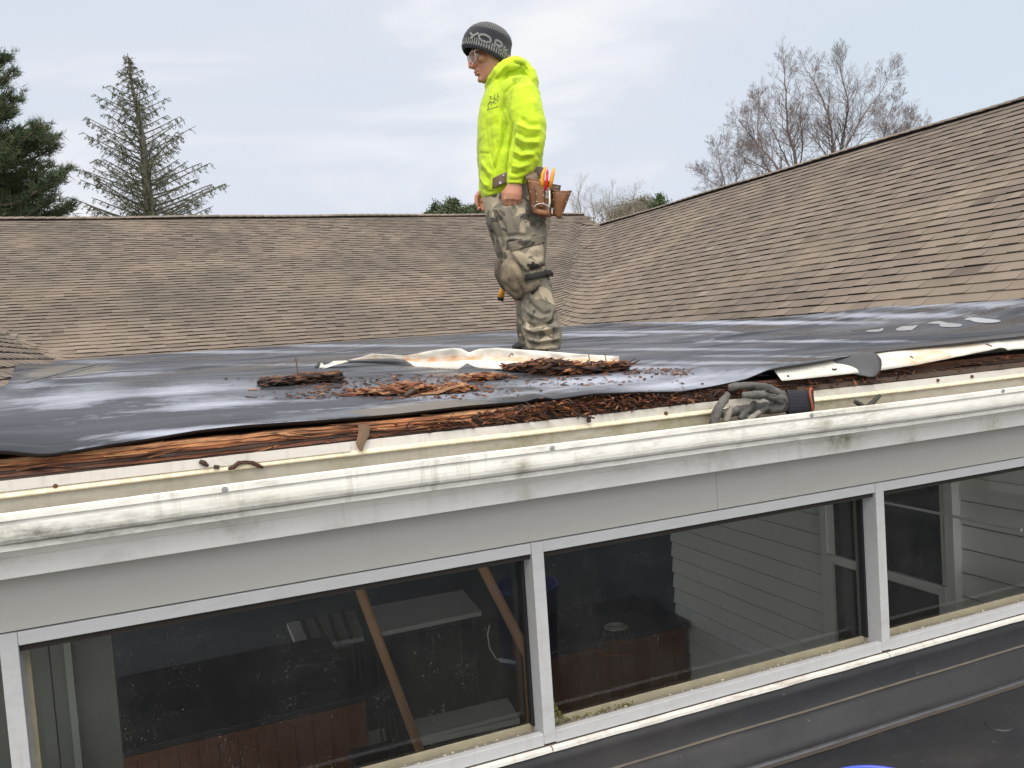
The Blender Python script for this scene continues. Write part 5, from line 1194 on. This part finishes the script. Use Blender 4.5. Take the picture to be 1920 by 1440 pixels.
# ---- piles of rotten wood
def pile(name, label, x0, x1, yb, hpx, n, L, tmu, seed, prof=None, core=True, dd=.26):
    rnd = random.Random(seed); mb = MB()
    base = lambda px: hit_roof(px, lerp(yb, px) if isinstance(yb, list) else yb)
    pr = prof or (lambda s: (sin(pi*s))**.6)
    ctr = base((x0+x1)/2)
    if core:
        pts = []; rr = []
        for i in range(12):
            s = i/11; p = base(x0+(x1-x0)*s); h = hpx*pr(s)*(p.dot(Vector(F_)))/FPX; r = max(.004, h*.42); pts.append(p+Vector((0, .04, r*.8))); rr.append((r*rnd.uniform(.8, 1.1), r*1.5))
        mb.tube(pts, rr, 10, .12, flat=ZV)
    for _ in range(n):
        s = min(.995, max(.005, rnd.gauss(.5, .26))); px = x0+(x1-x0)*s; p = base(px); k = (p.dot(Vector(F_)))/FPX
        h = hpx*pr(s)*k; z = h*rnd.random()**.8*.92
        c = p+Vector((0, rnd.uniform(-.02, dd)*(1-z/(h+.001)*.6), z+.004))
        shard(mb, c, rnd.uniform(*L)*.75, rnd.uniform(.010, .034), rnd.uniform(.004, .013), rnd.gauss(0, .6), min(1, max(.03, rnd.gauss(tmu, .25))), rnd, rnd.gauss(0, .16))
    for _ in range(int(n/45)):
        s = min(.93, max(.07, rnd.gauss(.5, .22))); p = base(x0+(x1-x0)*s); k = (p.dot(Vector(F_)))/FPX; h = hpx*pr(s)*k
        shard(mb, p+Vector((0, rnd.uniform(-.02, .05), h*rnd.uniform(.2, .9))), rnd.uniform(.07, .16), rnd.uniform(.03, .05), rnd.uniform(.012, .022), rnd.gauss(0, .4), min(1, max(.1, rnd.gauss(tmu-.12, .2))), rnd, rnd.gauss(0, .2))
    o = mb.build(name, M_ROT, None); tag(o, label, 'wood debris', 'piles of rotten wood on the flat roof'); return o
x = None
mb = MB(); rows_ = [(490, 724, .006), (500, 723, .013), (520, 722, .019), (545, 721, .020), (575, 720, .021), (600, 718, .022), (622, 717, .020), (636, 715, .020), (646, 713, .006)]
mb.tube([hit_roof(a, b)+Vector((0, .05, r*.85)) for a, b, r in rows_], [(r, r*2.0) for a, b, r in rows_], 16, flat=ZV)
nm = voxel(mb, .006, 1, sculptor([], [(14, .018, (.5, 1, 1)), (40, .012, (.3, 1, 1.8)), (90, .007, (.35, 1, 1.8))]))
x = NT('rotten_chunk'); c = x.ramp(x.noise(16, 9, .8, x.co((.45, 1, 2.2))), [(.38, (.005, .004, .004)), (.49, (.022, .012, .009)), (.55, (.12, .045, .02)), (.64, (.28, .16, .09))]); x.set(c, .85, x.bump(x.noise(70, 7, .75, x.co((.3, 1, 1))), 1.0, .01))
ck = place(nm, 'rotten_wood_chunk', x.m, None); rnd = random.Random(77); mb = MB()
for _ in range(170):
    a = rnd.uniform(494, 640); p = hit_roof(a, lerp([(490, 725), (646, 714)], a)); tp_ = .030*min(1, (a-488)/30, (648-a)/20)
    shard(mb, p+Vector((0, rnd.uniform(-.03, .08), rnd.random()*tp_*.9)), rnd.uniform(.025, .075), rnd.uniform(.010, .035), rnd.uniform(.004, .010), rnd.gauss(0, .25), min(1, max(.02, rnd.gauss(.2, .2))), rnd, rnd.gauss(0, .1))
mb.build('loose_bark', M_ROT, ck); tag(ck, 'flat dark rotten slab of wood with an upright nail, leftmost on the roof', 'wood debris')
mb = MB(); p = hit_roof(561, 718); q = p+Vector((-.005, 0, .085)); mb.tube([p, q], .0022, 6); mb.tube([q, q+Vector((0, 0, .003))], .005, 8); mb.build('nail', rust, ck)
pile('rotten_wood_pile', 'loose heap of orange brown wood splinters left of the roofer', 712, 862, [(700, 742), (870, 735)], 19, 560, (.02, .08), .74, 2, prof=lambda s: .25+.75*exp(-((s-.42)/.25)**2))
pile('rotten_wood_pile', 'thin trail of orange splinters at the left foot of the heap', 664, 738, 742, 9, 130, (.02, .07), .72, 3, core=False)
pile('rotten_wood_pile', 'largest heap of dark red rotten wood below the roofer', 968, 1182, [(960, 697), (1060, 704), (1185, 695)], 29, 1150, (.03, .12), .48, 4, prof=lambda s: .35+.65*exp(-((s-.36)/.22)**2)+.25*exp(-((s-.85)/.15)**2))
pile('rotten_wood_pile', 'small flat clump of splinters between the two larger heaps', 878, 962, [(878, 716), (962, 709)], 10, 170, (.02, .08), .66, 5, core=False)
pile('rotten_wood_pile', 'low scatter of orange splinters right of the orange heap', 846, 902, [(840, 732), (905, 733)], 11, 110, (.015, .05), .72, 6, core=False)
mb = MB(); rnd = random.Random(9)
for _ in range(1100):
    r = rnd.random()
    if r < .42: px, py = rnd.gauss(830, 80), rnd.uniform(700, 748)
    elif r < .62: px, py = rnd.gauss(1080, 90), rnd.uniform(696, 722)
    elif r < .75: px, py = rnd.uniform(1170, 1300), rnd.uniform(690, 702)
    else: px, py = rnd.gauss(620, 70), rnd.uniform(708, 748)
    p = hit_roof(px, py, .003)
    sz_ = rnd.choice((.35, .5, .7, 1, 1.2)); shard(mb, p, rnd.uniform(.008, .035)*sz_, rnd.uniform(.005, .013)*sz_, rnd.uniform(.002, .005)*sz_, rnd.gauss(0, .8), min(1, max(.03, rnd.gauss(.52, .22))), rnd, rnd.gauss(0, .1))
tag(mb.build('wood_chips', M_ROT, None), 'small scattered chips of rotten wood on the black flat roof', 'wood chips', kind='stuff')
# splinters hanging on the gutter apron
M_SPL = simple('brown_splinter', (.13, .08, .05), .85, .4, 40)
mb = MB(); mb.tube([onY(683, 797, 2.335), onY(682, 815, 2.322), onY(675, 832, 2.312), onY(677, 846, 2.306)], [(.0165, .003), (.0155, .003), (.012, .003), (.004, .002)], 8, flat=(1, 0, 0))
tag(mb.build('hanging_strip', M_SPL, None), 'flat brown strip hanging from the rotten board over the gutter apron', 'strip')
mb = MB(); mb.tube([onY(p[0], p[1], 2.312) for p in ((428, 879), (438, 876), (447, 868), (460, 866), (474, 868), (484, 873), (494, 877))], [.004, .006, .0055, .004, .0055, .0055, .003], 7, .35)
tag(mb.build('curled_splinter', M_ROT, None), 'curled rusty brown splinter lying on the gutter apron at the left', 'splinter')
mb = MB(); mb.tube([onY(p[0], p[1], 2.314) for p in ((374, 865), (382, 868), (390, 874))], [.005, .007, .004], 7, .3); mb.tube([onY(401, 875, 2.314), onY(411, 876, 2.314)], [.005, .005], 7, .3)
tag(mb.build('splinter', M_ROT, None), 'small brown wood crumb left of the curled splinter', 'splinter')
mb = MB(); mb.tube([onY(1072, 770, 2.31), onY(1090, 780, 2.308), onY(1115, 784, 2.306)], [.003, .004, .0025], 6, .25); mb.ball(onY(1104, 788, 2.312), .008, 8, 6, .15)
tag(mb.build('splinter', M_ROT, None), 'dark splinter sticking out of the crumbled board above the apron', 'splinter')
# ---- blue bucket, only the rim in view
bc = onZ(1608, 1434, -1.13)-Vector((sin(AZ), cos(AZ), 0))*.150
bk = empty('bucket', (bc.x, bc.y, lz), 'blue plastic bucket on the lower roof, only its rim in view', 'bucket')
mblue = simple('blue_plastic', (.03, .06, .42), .35, .08)
mb = MB(); zt = bc.z; zb_ = zt-.36; n = 48; R_b = .150; prof_ = [(.125, zb_), (.146, zt-.03), (.152, zt-.028), (.152, zt-.004), (.149, zt), (.144, zt), (.142, zt-.006), (.121, zb_+.004)]
vs = [(bc.x+r*cos(2*pi*k/n), bc.y+r*sin(2*pi*k/n), z) for r, z in prof_ for k in range(n)]
mb.add(vs, [(i*n+k, i*n+(k+1) % n, (i+1)*n+(k+1) % n, (i+1)*n+k) for i in range(len(prof_)-1) for k in range(n)]+[tuple((len(prof_)-1)*n+k for k in range(n))]); mb.build('pail', mblue, bk, smooth=True)
mb = MB(); mb.tube([(bc.x+.155*cos(q*pi/12), bc.y-.02-.12*sin(q*pi/12), zt-.02-.10*sin(q*pi/12)) for q in range(13)], .0025, 6); mb.build('handle', mscr, bk, smooth=True)
# ================================================================== ground and trees
x = NT('grass'); c = x.mix(x.noise(.4, 6), (.045, .055, .02), (.11, .10, .05))
mb = MB(); mb.quad((-2500, -2500, GROUND), (2500, -2500, GROUND), (2500, 2500, GROUND), (-2500, 2500, GROUND)); tag(mb.build('ground', x.set(c, .95), None), kind='structure')
M_BARK = simple('grey_bark', (.13, .105, .085), .95, .3, 8)
M_TWIG = simple('twig', (.14, .108, .10), .95, .25, 3)
M_SPB = simple('spruce_twig', (.125, .12, .09), .95, .3, 4)
x = NT('needles'); t = x.attr(); M_NEED = x.set(x.ramp(t, [(0, (.016, .032, .013)), (.5, (.052, .082, .032)), (1, (.115, .155, .06))]), .8)
x = NT('spruce_needles'); t = x.attr(); M_NEED2 = x.set(x.ramp(t, [(0, (.045, .055, .030)), (.5, (.075, .088, .048)), (1, (.12, .13, .075))]), .85)
def px_at(x, y, dist): return Vector(ray(x, y)*dist)
def tri_needle(mb, p, d, L, wd, tone):
    s = d.cross(Vector((random.gauss(0, 1), random.gauss(0, 1), random.gauss(0, 1)))).normalized()*wd
    mb.add([p-s, p+s, p+d*L], [(0, 1, 2)], tone)
# ---- half-dead spruce behind the far ridge
def spruce(D, base_px, top_px, prof, seed, label, dens=1.0, name='spruce_tree'):
    rnd = random.Random(seed); random.seed(seed)
    top = px_at(*top_px, D); b = px_at(*base_px, D); ax = (top-b); k = (b.z-GROUND)/max(.1, ax.z); foot = Vector((b.x-ax.x*k*.3, b.y, GROUND))
    r = empty(name, foot, label, 'tree'); S = D/FPX
    tk = MB(); tk.tube([foot, b, b+ax*.5+Vector((.1, 0, 0)), b+ax*.85, top], [.26, .20, .10, .04, .012], 9); tk.build('trunk', M_SPB, r)
    br = MB(); nd = MB(); yb, yt = base_px[1], top_px[1]; py = yb+70
    while py > yt+4:
        s = (yb-py)/(yb-yt); c = b+ax*s; hwpx = lerp(prof, py); nb = rnd.choice((4, 4, 5))
        a0 = rnd.random()*6.28
        for i in range(nb):
            a = a0+6.283*i/nb+rnd.gauss(0, .25); L = hwpx*S*rnd.uniform(.72, 1.22); d = HR*cos(a)+FH*sin(a)
            el = .52 if s > .25 else .42
            pts = []; n = 9
            for q in range(n+1):
                t = q/n; pts.append(c+d*L*t*cos(el)+ZV*(L*(sin(el)*t*1.05-.05*sin(pi*t)-.06*t**4))+d.cross(ZV)*.04*L*sin(3*t+a))
            r0 = .028*(1-s)+.008; br.tube(pts, [r0*(1-.8*q/n)+.004 for q in range(n+1)], 4)
            m = int(L*10*dens)+4
            for _ in range(m):
                t = rnd.uniform(.12, 1.0); q = min(n-1, int(t*n)); p = pts[q].lerp(pts[q+1], t*n-q)
                sd = (d.cross(ZV)*rnd.choice((-1, 1))*rnd.uniform(.3, 1)+d*rnd.uniform(.3, .9)-ZV*rnd.uniform(-.1, .8)).normalized()
                l2 = L*rnd.uniform(.06, .20)*(1.15-t)+.12; e_ = p+sd*l2-ZV*l2*.25
                br.tube([p, p.lerp(e_, .5)+ZV*.03, e_], [.0065, .005, .003], 3, cap=False)
                if rnd.random() < (.80 if s < .45 else .55):
                    for _n in range(rnd.randint(6, 11)):
                        qq = p.lerp(e_, rnd.random()); dd = (sd*.6+Vector((rnd.gauss(0, 1), rnd.gauss(0, 1), rnd.gauss(-.3, .8)))).normalized(); tri_needle(nd, qq, dd, rnd.uniform(.05, .14), .014, rnd.random())
            for _ in range(int(6*L)):
                t = rnd.uniform(.4, 1.0); q = min(n-1, int(t*n)); p = pts[q].lerp(pts[q+1], t*n-q); dd = Vector((rnd.gauss(0, 1), rnd.gauss(0, 1), rnd.gauss(.2, .8))).normalized(); tri_needle(nd, p, dd, rnd.uniform(.05, .11), .014, rnd.random())
        py -= rnd.uniform(7, 13)
    br.build('branches', M_SPB, r); nd.build('needles', M_NEED2, r); return r
spruce(30, (282, 410), (239, 100), [(100, 5), (120, 9), (150, 26), (170, 40), (200, 58), (260, 84), (330, 112), (410, 135), (520, 150)], 5, 'sparse half-bare conical spruce standing above the far ridge', 1.0)
# ---- white pine at the left edge
def pine(D, tr_base, tr_top, ends, seed, label, extra=0):
    rnd = random.Random(seed); random.seed(seed); top = px_at(*tr_top, D); b = px_at(*tr_base, D); foot = Vector((b.x, b.y, GROUND)); S = D/FPX
    r = empty('pine_tree', foot, label, 'tree'); tk = MB(); tk.tube([foot, b, b.lerp(top, .5), top], [.34, .27, .17, .05], 10); tk.build('trunk', M_BARK, r)
    br = MB(); nd = MB()
    def tuft(p, d, sz, n):
        for _ in range(n):
            dd = (d*.7+ZV*.35+Vector((rnd.gauss(0, .75), rnd.gauss(0, .75), rnd.gauss(0, .6)))).normalized(); tn = .15+.8*rnd.random()*(.55+.45*max(0, dd.z))
            tri_needle(nd, p+Vector((rnd.gauss(0, .5), rnd.gauss(0, .5), rnd.gauss(0, .35)))*sz*.45, dd, sz*rnd.uniform(.5, 1.1), sz*.045, tn)
    for (ex, ey, sx_, sy_, dz, w_) in ends:
        e_ = px_at(ex, ey, D+dz); s = px_at(sx_, sy_, D); n = 10; L = (e_-s).length; d = (e_-s).normalized(); pts = []
        for q in range(n+1): t = q/n; pts.append(s.lerp(e_, t)-ZV*L*.09*sin(pi*t)+Vector((0, .15*sin(5*t+ex), 0)))
        br.tube(pts, [.07*(1-.85*q/n)+.008 for q in range(n+1)], 5)
        for _ in range(int(L*12*w_)+8):
            t = rnd.uniform(.25, 1.0)**.8; q = min(n-1, int(t*n)); p = pts[q].lerp(pts[q+1], t*n-q)
            sd = (d*rnd.uniform(.2, 1)+FH*rnd.uniform(-1, 1)+ZV*rnd.uniform(-.15, .65)+HR*rnd.uniform(-.2, .4)).normalized(); l2 = rnd.uniform(.15, .75)*(1.25-.6*t)*w_; c = p+sd*l2
            br.tube([p, c], [.014, .006], 3, cap=False)
            for g in range(2): tuft(p.lerp(c, rnd.uniform(.4, 1.05)), sd, rnd.uniform(.18, .28), 13)
    br.build('branches', M_BARK, r); nd.build('needles', M_NEED, r)
E1 = []
for (ex, ey, w_) in ((16, 104, .6), (2, 150, .7), (28, 135, .35), (25, 172, .6), (43, 182, .7), (20, 210, .8), (-5, 215, .9), (60, 240, 1.0), (90, 236, .9), (103, 252, .9), (70, 268, 1.2), (30, 262, 1.2), (104, 270, .7), (20, 290, 1.2), (70, 308, .6), (100, 312, .5), (50, 325, 1.1), (15, 330, 1.2), (-10, 300, 1.2), (133, 318, .6), (122, 335, .9), (80, 358, 1.1), (30, 362, 1.3), (100, 372, 1.1), (134, 385, .8), (120, 400, 1.1), (60, 395, 1.4), (20, 398, 1.4), (90, 418, 1.3), (125, 430, 1.2), (0, 380, 1.3), (40, 425, 1.4), (-20, 260, 1.1), (-30, 350, 1.2)):
    for rep in range(2): E1.append((ex-rep*random.uniform(5, 22), ey+rep*random.uniform(-6, 8), -55, ey+45, random.uniform(-1.6, 1.6)*(1 if rep == 0 else 1.5), w_))
pine(26, (-60, 420), (-70, -40), E1, 3, 'dark green white pine with layered tufted boughs at the left edge')
# ---- bare trees
def bare(name, D, trunk_px, lead_px, crown, seed, label, group=None, depth=6, r0=.12, spread=.5, upb=.18):
    """trunk and main leads follow the listed pixels; limbs then branch at random inside the crown size"""
    rnd = random.Random(seed); S = D/FPX; b = px_at(*trunk_px, D); foot = Vector((b.x, b.y, GROUND)); r = empty(name, foot, label, 'tree', group)
    tk = MB(); tk.tube([foot, b], [r0*1.3, r0], 8); cr = MB()
    def grow(p, d, L, rad, k):
        n = 7 if k > 0 else 4; pts = [p]; dd = d.copy(); ph = rnd.random()*6.28
        for q in range(n):
            dd = (dd+Vector((rnd.gauss(0, .07), rnd.gauss(0, .07), rnd.gauss(0, .07)))+ZV*.03).normalized(); pts.append(pts[-1]+dd*L/n)
        cr.tube(pts, [max(.0032, rad*(1-.8*q/n)) for q in range(n+1)], 3, cap=False)
        if k == 0: return
        for q in range(2, n+1):
            if rnd.random() < .12: continue
            ph += 2.4+rnd.gauss(0, .4); t = q/n; o_ = dd.orthogonal().normalized(); perp = Matrix.Rotation(ph, 3, dd) @ o_
            grow(pts[q], (dd+perp*rnd.uniform(.55, .95)+ZV*.10).normalized(), L*rnd.uniform(.46, .62)*(1.15-.4*t), rad*(1-.75*t)*.75, k-1)
    for (pts_px, rr) in lead_px:
        rr *= .55; pts = [px_at(a, c_, D+dz) for a, c_, dz in pts_px]; ctl = [b]+pts; m = len(ctl)-1; fine_ = []
        for i in range(m):
            p0, p1, p2, p3 = ctl[max(0, i-1)], ctl[i], ctl[i+1], ctl[min(m, i+2)]
            for q in range(8):
                u = q/8; fine_.append(.5*((2*p1)+(p2-p0)*u+(2*p0-5*p1+4*p2-p3)*u*u+(3*p1-p0-3*p2+p3)*u**3)+Vector((rnd.gauss(0, .02), 0, rnd.gauss(0, .02))))
        fine_.append(ctl[-1]); N = len(fine_)-1
        tk.tube(fine_, [rr*(1.1-.95*i/N) for i in range(N+1)], 7)
        for i in range(3, N, 1):
            t = i/N
            if rnd.random() < (.4 if t < .3 else .12): continue
            sg = (fine_[i+1]-fine_[i]).normalized(); perp = Matrix.Rotation(i*2.4+rnd.gauss(0, .4), 3, sg) @ sg.orthogonal().normalized()
            grow(fine_[i], (sg*.9+perp*.85+ZV*.1).normalized(), crown*S*rnd.uniform(.34, .52)*(1.15-.6*t), rr*(1-.85*t)*.55, depth-3 if t > .85 else depth-4+(1 if rnd.random() < .55 else 0))
        grow(fine_[-1], (fine_[-1]-fine_[-3]).normalized(), crown*S*.3, rr*.15, depth-4)
    tk.build('trunk', M_TWIG, r, smooth=True); cr.build('branches', M_TWIG, r); return r
GB = 'leafless trees behind the right roof'
bare('bare_tree', 42, (1494, 340), [([(1490, 290, 0), (1478, 250, .3), (1474, 190, 0), (1470, 120, -.3)], .17), ([(1470, 290, 1), (1445, 235, 1.5), (1425, 200, 2)], .08), ([(1505, 270, -1), (1500, 215, -2), (1510, 170, -2)], .07)], 125, 21, 'tall leafless tree with a straight upright leader above the right roof', GB, 6)
bare('bare_tree', 43, (1572, 312), [([(1562, 275, 0), (1555, 225, 1), (1530, 160, 1.5), (1510, 130, 2)], .15), ([(1580, 260, 0), (1590, 200, -1), (1580, 150, -1), (1575, 128, -1)], .12), ([(1590, 270, 1), (1620, 215, 1), (1650, 175, 2), (1665, 145, 2)], .10), ([(1545, 285, -1), (1520, 250, -2), (1500, 235, -3)], .07), ([(1605, 275, -1), (1640, 235, -2)], .07)], 125, 22, 'broad round-crowned leafless tree just right of the tallest bare tree', GB, 6)
bare('bare_tree', 40, (1470, 345), [([(1455, 310, 0), (1425, 275, 1), (1400, 245, 1), (1380, 215, 2)], .12), ([(1440, 320, 0), (1405, 300, -1), (1370, 285, -2)], .08), ([(1430, 300, 1), (1420, 240, 2), (1425, 190, 2)], .07)], 115, 23, 'leafless tree leaning left in front of the tallest bare tree', GB, 6)
bare('bare_tree', 46, (1365, 372), [([(1360, 345, 0), (1350, 310, 1), (1345, 275, 1)], .08), ([(1350, 352, 0), (1325, 335, -1), (1315, 320, -2)], .05), ([(1378, 345, 0), (1395, 310, -1), (1400, 285, -1)], .06)], 85, 24, 'small bushy leafless tree left of the tall ones, low by the ridge', GB, 6)
bare('bare_tree', 44, (1652, 292), [([(1658, 255, 0), (1665, 220, 1), (1680, 185, 1)], .08), ([(1668, 262, 0), (1690, 235, 1), (1705, 215, 1)], .05), ([(1680, 270, 0), (1710, 248, -1), (1722, 232, -1)], .04)], 80, 25, 'low leafless tree furthest right, thinning out over the ridge', GB, 6)
bare('bare_tree', 40, (1440, 350), [([(1432, 330, 0), (1425, 318, 1), (1405, 305, 1)], .06), ([(1450, 325, 0), (1470, 310, 1)], .05)], 60, 26, 'thick tangle of low bare branches at the foot of the tall trees', GB, 5)
GW = 'distant bare trees beyond the valley of the roofs'
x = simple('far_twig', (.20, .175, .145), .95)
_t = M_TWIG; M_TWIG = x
far_lab = ['tallest pale bare tree beside the pouch, beyond the far ridge', 'pale bare tree second from the tool pouch in the distance', 'bushy greyish bare tree in the middle of the distant row', 'distant bare tree just left of the roof valley', 'distant low bare tree above the roof valley', 'pale bare tree right of the roof valley in the distance', 'low bare tree next to the small dark conifer']
for i, (cx, ty, by, cw) in enumerate(((1086, 333, 425, 60), (1112, 352, 425, 50), (1135, 360, 430, 55), (1152, 348, 430, 50), (1170, 362, 430, 55), (1190, 346, 430, 55), (1212, 372, 425, 40))):
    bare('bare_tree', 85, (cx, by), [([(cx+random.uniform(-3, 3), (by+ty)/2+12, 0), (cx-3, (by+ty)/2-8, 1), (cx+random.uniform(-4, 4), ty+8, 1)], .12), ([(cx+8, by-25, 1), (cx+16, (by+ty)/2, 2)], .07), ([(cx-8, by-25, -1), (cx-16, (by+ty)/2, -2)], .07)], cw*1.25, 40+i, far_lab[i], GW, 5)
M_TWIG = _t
# evergreens in the distance
def bush(name, D, blobs, seed, label, mat, size=.3):
    rnd = random.Random(seed); random.seed(seed); P0 = px_at(blobs[0][0], blobs[0][1], D); r = empty(name, (P0.x, P0.y, GROUND), label, 'tree'); S = D/FPX
    tk = MB(); tk.tube([(P0.x, P0.y, GROUND), P0], [.25, .08], 7)
    nd = MB()
    for (cx, cy, rx, ry, n) in blobs+[(a, c_+18+6*k, rx_*1.2, ry_*1.3, int(n_*.5)) for k in range(3) for (a, c_, rx_, ry_, n_) in blobs]:
        c = px_at(cx, cy, D); tk.tube([P0-ZV*1.5, c], [.08, .03], 4)
        for _ in range(n):
            v = Vector((rnd.gauss(0, .5), rnd.gauss(0, .5), rnd.gauss(0, .5))); p = c+HR*v.x*rx*S+FH*v.y*rx*S+ZV*v.z*ry*S
            tri_needle(nd, p, Vector((rnd.gauss(0, 1), rnd.gauss(0, 1), rnd.gauss(.3, 1))).normalized(), size*rnd.uniform(.6, 1.4), size*.18, rnd.random())
    tk.build('trunk', M_BARK, r); nd.build('needles', mat, r)
x = NT('far_green'); t = x.attr(); M_FG = x.set(x.ramp(t, [(0, (.035, .055, .025)), (1, (.11, .14, .07))]), .9)
bush('evergreen_tree', 75, [(848, 385, 12, 10, 1500), (845, 398, 20, 10, 1800), (860, 400, 22, 9, 1500)], 61, 'round topped evergreen peeking over the far ridge left of the roofer', M_FG)
bush('evergreen_tree', 78, [(885, 398, 20, 10, 2200), (905, 400, 14, 10, 1200)], 62, 'low dense evergreen right behind the roofer above the ridge', M_FG)
bush('evergreen_tree', 78, [(818, 394, 10, 12, 900), (806, 402, 10, 6, 500)], 63, 'thin open evergreen, leftmost of the distant ones', M_FG)
x = NT('olive_needles'); t = x.attr(); M_OL = x.set(x.ramp(t, [(0, (.09, .085, .055)), (1, (.20, .185, .125))]), .9)
bush('conifer_tree', 85, [(1237, 388, 16, 16, 1500), (1237, 374, 6, 10, 500)], 64, 'small dark conifer above the right ridge', M_NEED)
bush('conifer_tree', 95, [(1208, 386, 16, 18, 1500), (1190, 395, 34, 18, 2600), (1165, 402, 30, 14, 1600)], 65, 'dull olive spreading evergreen among the distant bare trees', M_OL)
